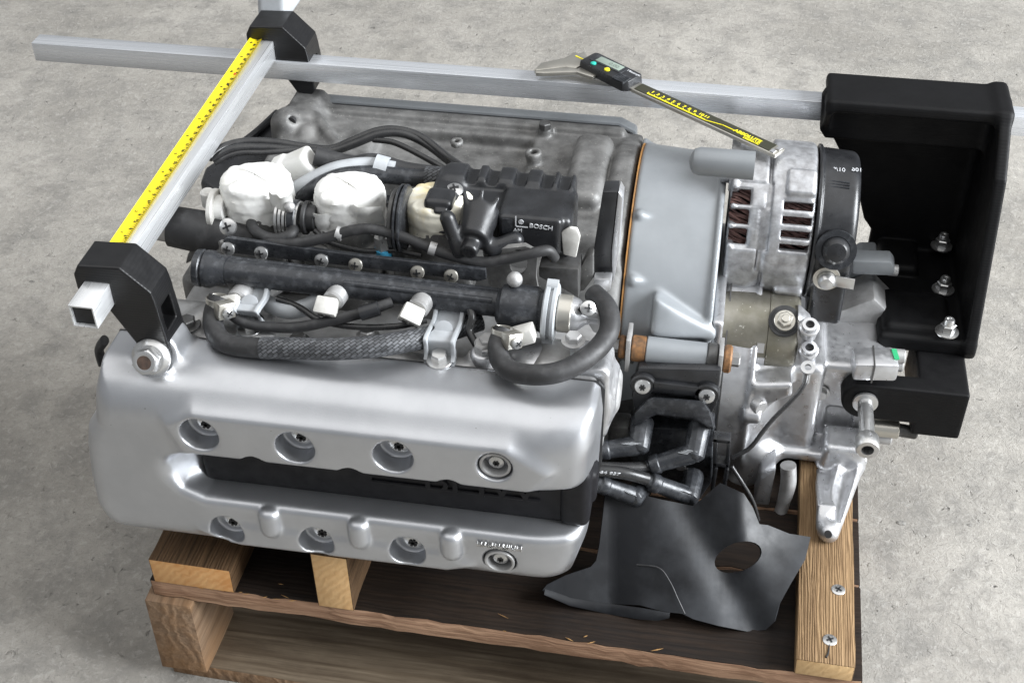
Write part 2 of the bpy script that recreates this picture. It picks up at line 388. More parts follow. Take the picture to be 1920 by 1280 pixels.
class Thing:
    """an Empty at a thing's base, or the origin of a one-mesh thing"""
    def __init__(s, name, label, cat, org, empty=True, group=None, kind=None):
        s.org = Vector(org); s.o = None; s.name = name; s.props = dict(label=label, category=cat)
        if group: s.props['group'] = group
        if kind: s.props = dict(kind=kind)
        if empty:
            s.o = bpy.data.objects.new(name, None); s.o.empty_display_size = 0.05
            col.objects.link(s.o); s.o.location = W(s.org)
            for k, v in s.props.items(): s.o[k] = v

def finish(me, name, mats, th, parent, smooth=35.0, normals=None):
    for m_ in (mats if isinstance(mats, (list, tuple)) else [mats]): me.materials.append(m_)
    if smooth:
        me.polygons.foreach_set('use_smooth', [True]*len(me.polygons))
        if normals is not None: me.normals_split_custom_set_from_vertices(normals)
        else: me.set_sharp_from_angle(angle=radians(smooth))
    ob = bpy.data.objects.new(name, me); col.objects.link(ob)
    if parent is not None: ob.parent = parent
    elif th.o is not None: ob.parent = th.o
    else:
        th.o = ob; ob.location = W(th.org)
        for k, v in th.props.items(): ob[k] = v
    return ob

def build(g, name, mats, th, parent=None, bevel=0.0, seg=2, smooth=35.0, ang=28.0, label=None):
    me = bpy.data.meshes.new(name)
    V = [((p[0]-th.org.x)*S, (p[1]-th.org.y)*S, (p[2]-th.org.z)*S) for p in g.v]
    me.from_pydata(V, [], g.f)
    me.polygons.foreach_set('material_index', g.mi)
    if g.uv:
        ul = me.uv_layers.new(name='UVMap')
        for fi, uvs in g.uv.items():
            for li, uv in zip(me.polygons[fi].loop_indices, uvs): ul.data[li].uv = uv
    bm = bmesh.new(); bm.from_mesh(me)
    bmesh.ops.recalc_face_normals(bm, faces=bm.faces)
    if bevel > 0:
        es = [e for e in bm.edges if len(e.link_faces) == 2 and e.calc_face_angle(0) > radians(ang)]
        bmesh.ops.bevel(bm, geom=es, offset=bevel*S, offset_type='OFFSET', segments=seg, profile=0.5, affect='EDGES', clamp_overlap=True)
    bm.to_mesh(me); bm.free()
    ob = finish(me, name, mats, th, parent, smooth)
    if label: ob['label'] = label
    return ob

# ---------------------------------------------------------------- signed distance fields -> mesh (cast shapes with soft fillets)
def smin(a, b, k):
    h = np.clip(0.5+0.5*(b-a)/k, 0, 1); return b*(1-h)+a*h-k*h*(1-h)
def smax(a, b, k): return -smin(-a, -b, k)
def ssub(a, b, k): return smax(a, -b, k)
def rbox(x, y, z, lo, hi, r):
    c = [(lo[i]+hi[i])/2 for i in range(3)]; h = [(hi[i]-lo[i])/2-r for i in range(3)]
    qx = np.abs(x-c[0])-h[0]; qy = np.abs(y-c[1])-h[1]; qz = np.abs(z-c[2])-h[2]
    return np.sqrt(np.maximum(qx,0)**2+np.maximum(qy,0)**2+np.maximum(qz,0)**2)+np.minimum(np.maximum(qx,np.maximum(qy,qz)),0)-r
def ext(d2, w, w0, w1, r):
    a = d2+r; b = np.abs(w-(w0+w1)/2)-(w1-w0)/2+r
    return np.sqrt(np.maximum(a,0)**2+np.maximum(b,0)**2)+np.minimum(np.maximum(a,b),0)-r
def poly2(u, v, P):
    n = len(P); d = (u-P[0][0])**2+(v-P[0][1])**2; s = np.ones_like(d)
    j = n-1
    for i in range(n):
        ex, ey = P[j][0]-P[i][0], P[j][1]-P[i][1]
        wx, wy = u-P[i][0], v-P[i][1]
        t = np.clip((wx*ex+wy*ey)/(ex*ex+ey*ey), 0, 1)
        d = np.minimum(d, (wx-ex*t)**2+(wy-ey*t)**2)
        c1 = (v >= P[i][1]); c2 = (v < P[j][1]); c3 = (ex*wy > ey*wx)
        flip = (c1 & c2 & c3) | (~c1 & ~c2 & ~c3)
        s = np.where(flip, -s, s); j = i
    return s*np.sqrt(d)
def capsule(x, y, z, a, b, r, r2=None):
    bx, by, bz = (b[i]-a[i] for i in range(3)); L2 = bx*bx+by*by+bz*bz
    t = np.clip(((x-a[0])*bx+(y-a[1])*by+(z-a[2])*bz)/L2, 0, 1)
    rr = r if r2 is None else r+(r2-r)*t
    return np.sqrt((x-a[0]-bx*t)**2+(y-a[1]-by*t)**2+(z-a[2]-bz*t)**2)-rr
def cylax(x, y, z, a, b, R, r=2.0, R2=None):
    """capped cylinder (or cone) between a and b with rounded rims"""
    bx, by, bz = (b[i]-a[i] for i in range(3)); L_ = sqrt(bx*bx+by*by+bz*bz)
    t = ((x-a[0])*bx+(y-a[1])*by+(z-a[2])*bz)/L_
    q = np.sqrt(np.maximum((x-a[0])**2+(y-a[1])**2+(z-a[2])**2-t*t, 0))
    RR = R if R2 is None else R+(R2-R)*np.clip(t/L_, 0, 1)
    return ext(q-RR, t, 0, L_, r)
def plane(x, y, z, p, n):
    L_ = sqrt(sum(v*v for v in n)); return ((x-p[0])*n[0]+(y-p[1])*n[1]+(z-p[2])*n[2])/L_
def sdf(f, lo, hi, h, name, mats, th, parent=None, label=None):
    ax = [np.arange(lo[i], hi[i]+h, h, dtype=np.float64) for i in range(3)]
    X = ax[0][:, None, None]; Y = ax[1][None, :, None]; Z = ax[2][None, None, :]
    D = np.broadcast_to(f(X, Y, Z), (len(ax[0]), len(ax[1]), len(ax[2]))).astype(np.float64).copy()
    for s_ in (np.s_[0], np.s_[-1]):
        D[s_, :, :] = np.maximum(D[s_, :, :], 0.3*h); D[:, s_, :] = np.maximum(D[:, s_, :], 0.3*h); D[:, :, s_] = np.maximum(D[:, :, s_], 0.3*h)
    ins = D < 0
    nx, ny, nz = D.shape
    cnt = np.zeros((nx-1, ny-1, nz-1), np.int32)
    for dx in (0, 1):
        for dy in (0, 1):
            for dz in (0, 1):
                cnt += ins[dx:nx-1+dx, dy:ny-1+dy, dz:nz-1+dz]
    act = (cnt > 0) & (cnt < 8)
    I = np.argwhere(act); nv = len(I)
    idx = -np.ones(act.shape, np.int64); idx[act] = np.arange(nv)
    acc = np.zeros((nv, 3)); num = np.zeros(nv)
    cs = [(a, b, c) for a in (0, 1) for b in (0, 1) for c in (0, 1)]
    for c0 in cs:
        for k in range(3):
            if c0[k]: continue
            c1 = list(c0); c1[k] = 1
            d0 = D[I[:, 0]+c0[0], I[:, 1]+c0[1], I[:, 2]+c0[2]]; d1 = D[I[:, 0]+c1[0], I[:, 1]+c1[1], I[:, 2]+c1[2]]
            cr = (d0 < 0) != (d1 < 0)
            t = np.where(cr, d0/np.where(cr, d0-d1, 1), 0)
            p = np.array(c0, float)[None, :].repeat(nv, 0); p[:, k] += t
            acc += p*cr[:, None]; num += cr
    loc = I + acc/num[:, None]
    # normals from the field
    gx, gy, gz = np.gradient(D, h)
    i0 = np.clip(np.floor(loc).astype(int), 0, np.array(D.shape)-2); fr = loc-i0
    nrm = np.zeros((nv, 3))
    for c in cs:
        w = np.prod(np.where(np.array(c), fr, 1-fr), axis=1)
        ii = (i0[:, 0]+c[0], i0[:, 1]+c[1], i0[:, 2]+c[2])
        nrm += w[:, None]*np.stack([gx[ii], gy[ii], gz[ii]], 1)
    nrm /= np.maximum(np.linalg.norm(nrm, axis=1), 1e-9)[:, None]
    V = np.stack([lo[i]+loc[:, i]*h for i in range(3)], 1)
    faces = []
    for k in range(3):
        a, b = (k+1) % 3, (k+2) % 3
        sl0 = [slice(1, -1)]*3; sl1 = [slice(1, -1)]*3
        sl0[k] = slice(0, -1); sl1[k] = slice(1, None)
        s0 = ins[tuple(sl0)]; s1 = ins[tuple(sl1)]
        E_ = np.argwhere(s0 != s1)
        if not len(E_): continue
        dirn = s0[tuple(E_.T)]
        off = np.ones(3, int); off[k] = 0
        base = E_+off
        def q(da, db):
            c = base.copy(); c[:, a] += da; c[:, b] += db
            return idx[c[:, 0], c[:, 1], c[:, 2]]
        qd = np.stack([q(-1, -1), q(0, -1), q(0, 0), q(-1, 0)], 1)
        qd = np.where(dirn[:, None], qd, qd[:, ::-1])
        faces.append(qd)
    Fq = np.concatenate(faces)
    me = bpy.data.meshes.new(name)
    Vw = (V-np.array(th.org))*S
    me.vertices.add(nv); me.vertices.foreach_set('co', Vw.astype(np.float32).ravel())
    me.loops.add(len(Fq)*4); me.loops.foreach_set('vertex_index', Fq.astype(np.int32).ravel())
    me.polygons.add(len(Fq)); me.polygons.foreach_set('loop_start', np.arange(0, len(Fq)*4, 4, dtype=np.int32))
    me.update(calc_edges=True); me.validate()
    ob = finish(me, name, mats, th, parent, smooth=True, normals=[tuple(v) for v in nrm])
    if label: ob['label'] = label
    return ob

def text(s_, size, org, xd, yd, mat_, th, parent, name='lettering', depth=0.4, align='LEFT', bold=0.0, squash=1.0):
    cu = bpy.data.curves.new('t', 'FONT'); cu.body = s_; cu.size = 1.0; cu.align_x = align; cu.extrude = depth/size; cu.resolution_u = 3; cu.offset = bold
    to = bpy.data.objects.new('t', cu); col.objects.link(to)
    bpy.context.view_layer.update()
    dg = bpy.context.evaluated_depsgraph_get()
    me = bpy.data.meshes.new_from_object(to.evaluated_get(dg))
    bpy.data.objects.remove(to)
    xd = Vector(xd).normalized(); yd = Vector(yd); yd = (yd-xd*yd.dot(xd)).normalized(); zd = xd.cross(yd)
    o = Vector(org)
    for v in me.vertices:
        p = o + xd*(v.co.x*size*squash) + yd*(v.co.y*size) + zd*(v.co.z*size)
        v.co = (p-th.org)*S
    me.name = name
    return finish(me, name, mat_, th, parent, smooth=0)

def sheet(outline, holes, depth, step, name, mats, th, parent=None, thick=3.0, bumpf=None):
    """curved sheet: outline in picture points, depth(px,py) -> y of the sheet; real thickness by solidify"""
    pts = []; edges = []
    def addloop(L_):
        k = len(pts); n = len(L_)
        for p in L_: pts.append(Vector((p[0], p[1])))
        for i in range(n): edges.append((k+i, k+(i+1) % n))
    def dens(L_):
        out = []
        for i in range(len(L_)):
            a = L_[i]; b = L_[(i+1) % len(L_)]; d = sqrt((a[0]-b[0])**2+(a[1]-b[1])**2); m_ = max(1, int(d/step))
            for k in range(m_): out.append((a[0]+(b[0]-a[0])*k/m_, a[1]+(b[1]-a[1])*k/m_))
        return out
    O = dens(outline); addloop(O)
    HH = [dens(h_) for h_ in holes]
    for h_ in HH: addloop(h_)
    def inside(p, L_):
        c = False; j = len(L_)-1
        for i in range(len(L_)):
            if (L_[i][1] > p[1]) != (L_[j][1] > p[1]) and p[0] < (L_[j][0]-L_[i][0])*(p[1]-L_[i][1])/(L_[j][1]-L_[i][1])+L_[i][0]: c = not c
            j = i
        return c
    def near(p):
        return min((p[0]-q[0])**2+(p[1]-q[1])**2 for q in pts_b) < (0.55*step)**2
    pts_b = [(p.x, p.y) for p in pts]
    xs = [p[0] for p in O]; ys = [p[1] for p in O]
    yv = min(ys)
    while yv < max(ys):
        xv = min(xs)
        while xv < max(xs):
            p = (xv, yv)
            if inside(p, O) and not any(inside(p, h_) for h_ in HH) and not near(p): pts.append(Vector(p))
            xv += step
        yv += step
    vo, eo, fo, _, _, _ = geometry.delaunay_2d_cdt(pts, edges, [], 0, 1e-4)
    F = []
    for f in fo:
        c = (sum(vo[i].x for i in f)/len(f), sum(vo[i].y for i in f)/len(f))
        if inside(c, O) and not any(inside(c, h_) for h_ in HH): F.append(f)
    g = G()
    P3 = [at(v.x, v.y, y=depth(v.x, v.y)) for v in vo]
    me = bpy.data.meshes.new(name)
    me.from_pydata([((p.x-th.org.x)*S, (p.y-th.org.y)*S, (p.z-th.org.z)*S) for p in P3], [], F)
    bm = bmesh.new(); bm.from_mesh(me)
    bmesh.ops.delete(bm, geom=[v for v in bm.verts if not v.link_faces], context='VERTS')
    bmesh.ops.recalc_face_normals(bm, faces=bm.faces)
    r = bmesh.ops.solidify(bm, geom=bm.faces[:], thickness=thick*S)
    bmesh.ops.recalc_face_normals(bm, faces=bm.faces)
    bm.to_mesh(me); bm.free()
    return finish(me, name, mats, th, parent, 50)

def screw_head(p, d, r, th, parent, mats, name='screw', cross=True, dome=0.35, h=None, torx=False):
    """round-headed screw with a recess cut as dark slots"""
    p = Vector(p); d = Vector(d).normalized(); h = h or r*0.5; g = G()
    g.lathe(p, d, [(0, r*0.96), (h*0.35, r), (h*0.75, r*0.92), (h, r*0.62), (h+r*dome*0.3, 0.0)], 20)
    e1, e2 = g.frame(d); a = random.uniform(0, pi)
    g.m(1)
    top = p+d*(h+r*dome*0.16)
    n_ = 3 if torx else 2
    for k in range(n_):
        aa = a+k*pi/n_; u = e1*cos(aa)+e2*sin(aa); w = d.cross(u)
        g.obox(top, u, w, d, r*(0.40 if torx else 0.52), r*0.11, r*0.12)
    return build(g, name, mats, th, parent)
def hexbolt(p, d, r, h, th, parent, m_, name='bolt', washer=None, flange=False, stub=0.0):
    p = Vector(p); d = Vector(d).normalized(); g = G(); z0 = 0.0
    if washer: g.cyl(p, p+d*(r*0.22), washer, n=28, ch=0.5); z0 = r*0.22
    if flange: g.lathe(p+d*z0, d, [(0, r*1.5), (r*0.2, r*1.5), (r*0.5, r*1.05)], 28)
    g.lathe(p+d*z0, d, [(0, r), (h*0.85, r), (h, r*0.86)], 6, random.uniform(0, 1))
    if stub: g.cyl(p+d*(z0+h-0.5), p+d*(z0+h+stub), r*0.5, n=16, ch=0.6)
    return build(g, name, m_, th, parent, smooth=25)
# ================================================================ floor
def concrete():
    m = bpy.data.materials.new('worn_concrete'); m.use_nodes = True
    nt = m.node_tree; N = nt.nodes; L = nt.links; b = N['Principled BSDF']
    tc = N.new('ShaderNodeTexCoord')
    def noise(sc, det=6, rg=0.6, dist=0.0):
        n = N.new('ShaderNodeTexNoise'); n.inputs['Scale'].default_value = sc; n.inputs['Detail'].default_value = det
        n.inputs['Roughness'].default_value = rg; n.inputs['Distortion'].default_value = dist
        L.new(tc.outputs['Object'], n.inputs['Vector']); return n.outputs['Fac']
    def rng(v, a, b_, c=0.0, d=1.0):
        r = N.new('ShaderNodeMapRange'); r.inputs[1].default_value = a; r.inputs[2].default_value = b_; r.inputs[3].default_value = c; r.inputs[4].default_value = d
        L.new(v, r.inputs[0]); return r.outputs[0]
    def mix(A, B, fac, bt='MIX'):
        x = N.new('ShaderNodeMix'); x.data_type = 'RGBA'; x.blend_type = bt
        for s_, v in (('A', A), ('B', B)):
            if isinstance(v, tuple): x.inputs[s_].default_value = (*v, 1)
            else: L.new(v, x.inputs[s_])
        L.new(fac, x.inputs['Factor']); return x.outputs['Result']
    big = noise(3.4, 9, 0.68, 0.4); mid = noise(17, 8, 0.72, 0.3); fine = noise(105, 9, 0.78, 0.5); grit = noise(420, 3, 0.6); pit = noise(75, 4, 0.6, 0.6)
    c = mix((0.26, 0.245, 0.22), (0.41, 0.388, 0.352), rng(big, 0.35, 0.65))
    c = mix(c, (0.215, 0.206, 0.19), rng(mid, 0.45, 0.66, 0, 0.85))
    c = mix(c, (0.54, 0.522, 0.49), rng(fine, 0.52, 0.74, 0, 0.6))
    c = mix(c, (0.21, 0.204, 0.193), rng(fine, 0.46, 0.26, 0, 0.75))
    c = mix(c, (0.20, 0.19, 0.175), rng(grit, 0.43, 0.27, 0, 0.75))
    c = mix(c, (0.66, 0.65, 0.62), rng(grit, 0.70, 0.80, 0, 0.55))
    c = mix(c, (0.13, 0.125, 0.115), rng(pit, 0.32, 0.25, 0, 0.85))
    L.new(c, b.inputs['Base Color'])
    L.new(rng(mid, 0.3, 0.7, 0.62, 0.85), b.inputs['Roughness'])
    b.inputs['Specular IOR Level'].default_value = 0.3
    ad = N.new('ShaderNodeMath'); ad.operation = 'ADD'; L.new(fine, ad.inputs[0]); L.new(rng(pit, 0.22, 0.36), ad.inputs[1])
    bp = N.new('ShaderNodeBump'); bp.inputs['Strength'].default_value = 0.8; bp.inputs['Distance'].default_value = 0.004
    L.new(ad.outputs[0], bp.inputs['Height']); L.new(bp.outputs[0], b.inputs['Normal'])
    return m
M_floor = concrete()
th = Thing('floor', None, None, (0, 0, ZF), empty=False, kind='structure')
g = G(); g.add([(-9000, -9000, ZF), (9000, -9000, ZF), (9000, 9000, ZF), (-9000, 9000, ZF)], [(0, 1, 2, 3)])
build(g, 'floor', M_floor, th, smooth=0)
floor_th = th
# small stones, crumbs and cracks lying on the concrete
M_crumb = mat('concrete_crumb', (0.11, 0.105, 0.095), (0.30, 0.29, 0.27), rough=0.9, scale=500)
th = Thing('floor_grit', None, None, (0, 0, ZF), empty=False, kind='stuff')
g = G(); rg = random.Random(3)
for k in range(520):
    x = rg.uniform(-420, 1300); y = rg.uniform(-760, 720)
    if -40 < x < 770 and -530 < y < 120: continue
    r = rg.uniform(0.5, 1.5)*(1.9 if rg.random() < 0.05 else 1)
    V = []
    for (a, b_, c_) in ((1,0,0),(-1,0,0),(0,1,0),(0,-1,0),(0,0,0.8),(0,0,-0.5)):
        V.append((x+a*r*rg.uniform(.6, 1.4), y+b_*r*rg.uniform(.6, 1.4), ZF+r*0.4+c_*r*rg.uniform(.6, 1.2)))
    g.add(V, [(0,2,4),(2,1,4),(1,3,4),(3,0,4),(2,0,5),(1,2,5),(3,1,5),(0,3,5)])
build(g, 'floor_grit', M_crumb, th, smooth=60)

# ================================================================ pallet
YD, ZD1, ZD2, PY = -519.0, -408.0, -381.0, -0.013
pal = Thing('pallet', 'weathered wooden pallet with three cut timbers screwed on, under the engine', 'pallet', (360, -340, ZF))
def R(p):
    x, y, z = p; c, s_ = cos(PY), sin(PY)
    return (x*c-(y-YD)*s_, YD+x*s_+(y-YD)*c, z)
def plank(name, lo, hi, mats, faces=None, rough=0.6, parent=None, seed=0, nl=18, label=None, bev=1.2):
    """a sawn board: long edges slightly wavy; faces = dict face->material index"""
    rg = random.Random(seed); g = G()
    lx = hi[0]-lo[0]; ly = hi[1]-lo[1]
    ax = 0 if lx > ly else 1
    rings = []
    for i in range(nl+1):
        t = i/nl
        w = lambda a=rough: rg.uniform(-a, a)
        if ax == 0:
            x = lo[0]+lx*t
            rings.append([(x, lo[1]+w(), lo[2]+w()), (x, hi[1]+w(), lo[2]+w()), (x, hi[1]+w(), hi[2]+w()), (x, lo[1]+w(), hi[2]+w())])
        else:
            y = lo[1]+ly*t
            rings.append([(hi[0]+w(), y, lo[2]+w()), (lo[0]+w(), y, lo[2]+w()), (lo[0]+w(), y, hi[2]+w()), (hi[0]+w(), y, hi[2]+w())])
    V = [R(p) for r_ in rings for p in r_]; F = []; MI = []
    faces = faces or {}
    for i in range(nl):
        for k, nm in enumerate(('bottom', 'far' if ax == 0 else 'left', 'top', 'near' if ax == 0 else 'right')):
            k2 = (k+1) % 4; F.append((i*4+k, i*4+k2, (i+1)*4+k2, (i+1)*4+k)); MI.append(faces.get(nm, 0))
    F.append((0, 1, 2, 3)); MI.append(faces.get('start', 0)); F.append((nl*4+3, nl*4+2, nl*4+1, nl*4)); MI.append(faces.get('end', 0))
    for f, mi in zip(F, MI): pass
    g.v = V; g.f = F; g.mi = MI
    return build(g, name, mats, pal, parent, bevel=bev, seg=2, ang=40, label=label)
xr = 757.0
yy = YD
for k, wd in enumerate((128, 96, 112, 96, 120)):
    plank('deck_board', (-31, yy, ZD1), (xr, yy+wd, ZD2), [M_deck, M_deckedge], {'near': 1}, 1.3, seed=k, nl=44)
    yy += wd+5
for k, y0 in enumerate((YD, -230, 35)):
    plank('bottom_board', (-33, y0, ZF), (xr, y0+(150 if k == 0 else 110), ZF+22), [M_bottom, M_block], {'near': 1}, 0.8, seed=20+k, nl=20)
    for j, (x0, x1) in enumerate(((-34, 17), (330, 400), (690, 757))):
        if k == 0 and j == 1: continue
        yb = y0-(9 if (k == 0 and j == 0) else 0)
        if k == 0 and j == 0: x0 = -39
        plank('block', (x0, yb, ZF+22), (x1, yb+92, ZD1), [M_block, M_block], None, 0.8, seed=40+k*5+j, nl=3)
# timbers laid across the deck
def end_plank(name, x0, x1, y0, y1, z0, z1, top, end, seed, label=None):
    return plank(name, (x0, y0, z0), (x1, y1, z1), [top, end], {'start': 1}, 0.5, seed=seed, nl=24, label=label, bev=1.0)
end_plank('timber', -24, 71, YD-2, 20, ZD2+0.5, ZD2+38, M_timberdk, M_end1, 61, 'wide flat timber with fresh orange end grain')
end_plank('timber', 168, 209, YD-3, 20, ZD2+0.5, ZD2+86, M_timberdk, M_end2, 62, 'timber set on edge with pale end grain')
tr = end_plank('timber', 686, 746, YD-2, 40, ZD2+0.5, ZD2+25, M_timber, M_end3, 63, 'narrow flat timber with two screws')
for q in ((1572, 1105), (1556, 1199)):
    p = at(*q, z=ZD2+25.3); screw_head(p, (0, 0, 1), 7.5, pal, tr, [M_steel, M_dark], dome=0.05, h=1.0)
# the drying crack running to the end of the narrow timber
g = G(); p = [at(1556, 1203, z=ZD2+25.6), at(1553, 1222, z=ZD2+25.6), at(1549, 1232, z=ZD2+25.6)]
g.tube(p, [0.5, 0.9, 1.1], n=6); p2 = [at(1549, 1234, y=YD-2.4), at(1546, 1245, y=YD-2.4), at(1547, 1254, y=YD-2.4)]
g.tube(p2, [1.1, 0.8, 0.6], n=6); build(g, 'crack', M_dark, pal, tr)

# hairline cracks in the slab
for k, pl in enumerate(([(1780, 1165), (1798, 1172), (1812, 1186), (1838, 1196)], [(1370, 104), (1392, 99), (1412, 104), (1445, 106), (1475, 116), (1496, 122)], [(470, 60), (420, 64), (390, 62), (352, 70)], [(1885, 175), (1900, 190), (1915, 196)], [(40, 760), (62, 772), (70, 790)])):
    g = G(); g.tube([at(px, py, z=ZF-0.2) for px, py in pl], [0.3]+[0.75]*(len(pl)-2)+[0.3], n=6, sub=5, flat=((0, 0, 1), 0.6)); build(g, 'crack', M_crumb, floor_th, floor_th.o)
# dark pebbles pressed into the surface
for k, q in enumerate(((136, 340), (60, 528), (1690, 980), (1818, 984), (240, 262), (1010, 330), (1760, 130))):
    p = at(*q, z=ZF); g = G(); g.ball((p.x, p.y, ZF), 3.2+1.2*(k % 3), 10, (1.3, 0.8, 0.28)); build(g, 'pebble', M_crumb, floor_th, floor_th.o)

# nail heads and wood splinters on the pallet
M_splint = mat('pale_splinter', (0.40, 0.23, 0.085), (0.28, 0.15, 0.05), rough=0.8)
rg = random.Random(21); g = G()
for k in range(20):
    px = rg.choice((rg.uniform(330, 580), rg.uniform(680, 1480))); base_ = 1092+(px-300)*0.143
    p = at(px, base_-rg.choice((1, 2, 4, 8, 14, 30)), z=ZD2+1.2); a = rg.uniform(-0.5, 0.5); L_ = rg.uniform(2, 7); d_ = Vector((cos(a), sin(a), rg.uniform(-0.1, 0.25)))
    g.tube([p-d_*L_, p, p+d_*L_], [0.1, rg.uniform(0.35, 0.8), 0.1], n=5, sub=2)
sp = build(g, 'splinter', M_splint, pal); sp['kind'] = 'stuff'
# ================================================================ the engine: large castings
eng = Thing('engine', 'silver four-cylinder motorcycle engine with gearbox lying on the pallet', 'engine', (250, -300, -295))

# ---- valve cover
XS_UP = [at(*q, y=-541).x for q in ((380, 812), (560, 836), (742, 853), (930, 866))]
UPS = [at(*q, y=-537) for q in ((378, 806), (557, 830), (740, 847), (930, 866))]
LOS = [at(*q, y=-537) for q in ((430, 988), (597, 1009), (767, 1027), (938, 1047))]
BUMP = [at(*q, y=-541).x for q in ((505, 968), (672, 990), (845, 1005))]
NOTCH = [at(*q, y=-541).x for q in ((476, 858), (658, 880), (842, 893))]
def f_cover(x, y, z):
    out = [(-26, -66), (-31, -105), (-35, -122), (-46, -136), (-52, -160), (-58, -205), (-60, -246), (-47, -291), (-33, -318),
           (-10, -334), (34, -330), (70, -318), (105, -300), (300, -297), (395, -298), (428, -292), (450, -272), (460, -240), (465, -180), (467, -100), (464, -74), (458, -68)]
    o2 = poly2(x, z, out)
    d = np.maximum(ext(o2, y, -541, -400, 22), y+458)
    d = smax(d, plane(x, y, z, (0, -519, -71), (0, -0.72, 0.69)), 16)
    d = smax(d, plane(x, y, z, (0, -546, -268), (0, -0.60, -0.80)), 16)
    d = smax(d, plane(x, y, z, (452, -545, 0), (0.70, -0.71, 0)), 40)
    # raised lands for the screws, with a soft crease above
    l1 = ext(ext(poly2(x, z, [(50, -108), (78, -93), (385, -93), (424, -118), (405, -142), (62, -142)]), x*0, -1, 1, 0.5), y, -544, -500, 6)
    d = smin(d, l1, 16)
    l2 = ext(poly2(x, z, [(62, -256), (95, -244), (325, -248), (345, -259), (322, -270), (90, -272)]), y, -543.5, -500, 5)
    d = smin(d, l2, 14)
    for xb in BUMP: d = smin(d, capsule(x, y, z, (xb, -539, -220), (xb+1, -541, -240), 11.5), 3)
    # slot between the two lobes
    sl = ext(poly2(x, z, [(70, -213), (47, -202), (33, -186), (29, -172), (33, -164), (46, -156), (70, -149), (640, -146), (640, -213)]), y, -640, -487, 10)
    sl = smax(sl, plane(x, y, z, (28, -541, -175), (-0.78, 0.62, 0)), 14)
    d = ssub(d, sl, 11)
    for xn in NOTCH: d = ssub(d, capsule(x, y, z, (xn, -560, -152), (xn, -505, -147), 13), 3)
    for k, p in enumerate(UPS): d = ssub(d, cylax(x, y, z, (p.x, -600, p.z), (p.x, -523 if k < 3 else -530, p.z), 19.5 if k < 3 else 17, 2.5), 3)
    for k, p in enumerate(LOS): d = ssub(d, cylax(x, y, z, (p.x, -600, p.z), (p.x, -524 if k < 3 else -530, p.z), 18.5 if k < 3 else 17, 2.5), 3)
    # bolt pad on the shoulder under the measuring bracket
    d = smin(d, cylax(x, y, z, (30, -497, -57), (30, -460, -60), 22, 4), 14)
    return d
for (q, rr, cc, am) in (((412, -540, -287), (34, 30, 14), (0.10, 0.085, 0.07), 0.9), ((448, -520, -268), (16, 30, 24), (0.16, 0.14, 0.12), 0.7), ((-20, -505, -322), (40, 40, 16), (0.20, 0.185, 0.17), 0.6),
                       ((380, -462, -72), (80, 8, 10), (0.14, 0.13, 0.12), 0.6), ((180, -462, -72), (120, 7, 10), (0.16, 0.15, 0.14), 0.6), ((40, -541, -290), (60, 20, 10), (0.25, 0.235, 0.22), 0.5)):
    stain(M_silver, tuple((Vector(q)-eng.org)*S), tuple(v*S for v in rr), cc, 420.0, am)
cover = sdf(f_cover, (-70, -556, -345), (474, -454, -40), 2.1, 'valve_cover', M_silver, eng)
for k, (p, yb, off) in enumerate([(q, -530, 2) for q in UPS]+[(q, -530, 2) for q in LOS]):
    big = k in (3, 7)
    c = Vector((p.x+3, yb+(0 if big else 6.5), p.z+3))
    if big:
        g = G(); g.ring(c+Vector((-3, -12, -3)), c+Vector((-3, 0, -3)), 15.5, 12.5)
        build(g, 'screw_cup', M_castlight, eng, cover, bevel=0.8)
        c = c+Vector((-3, -3, -5))
    screw_head(c, (0, -1, 0), 8.0 if big else 12, eng, cover, [M_steel, M_dark], torx=True, dome=0.2, h=3.2 if big else 7.5)
mg = at(893, 1019, y=-543.4); me_ = at(982, 1030, y=-543.4)
text('MAGNESIUM', 9.8, mg+Vector((0, 0.6, -3.0)), me_-mg, (0, -0.25, 1), M_steel, eng, cover, depth=1.5, squash=0.84, bold=0.015)
# dark flecks of oil dirt on the lower right corner
g = G(); rg = random.Random(5)
# ---- black plastic plug cover in the slot
g = G(); g.box((60, -512, -214.5), (458, -470, -138))
pc = build(g, 'plug_cover', M_slot, eng, bevel=7, seg=4)
g = G()
for q0, q1 in (((697, 900), (1012, 938)), ((905, 905), (1012, 921))):
    a = at(*q0, y=-512.8); b = at(*q1, y=-512.8); g.tube([a, (a+b)/2, b], 2.0, n=10)
build(g, 'rib', M_slot, eng, pc)
a = at(792, 917, y=-513); b = at(925, 932, y=-513)
text('BMW', 50, a, b-a, (0, 0, 1), M_slot, eng, pc, name='embossed_lettering', depth=1.6, squash=1.0)
# the end of the plug cover wrapping round the head
def f_pcend(x, y, z):
    d = rbox(x, y, z, (432, -516, -216), (463, -440, -139), 9)
    d = smin(d, rbox(x, y, z, (452, -504, -190), (468, -478, -150), 5), 4)
    return d
sdf(f_pcend, (425, -526, -225), (486, -435, -130), 2.2, 'plug_cover_end', M_slot, eng, pc)
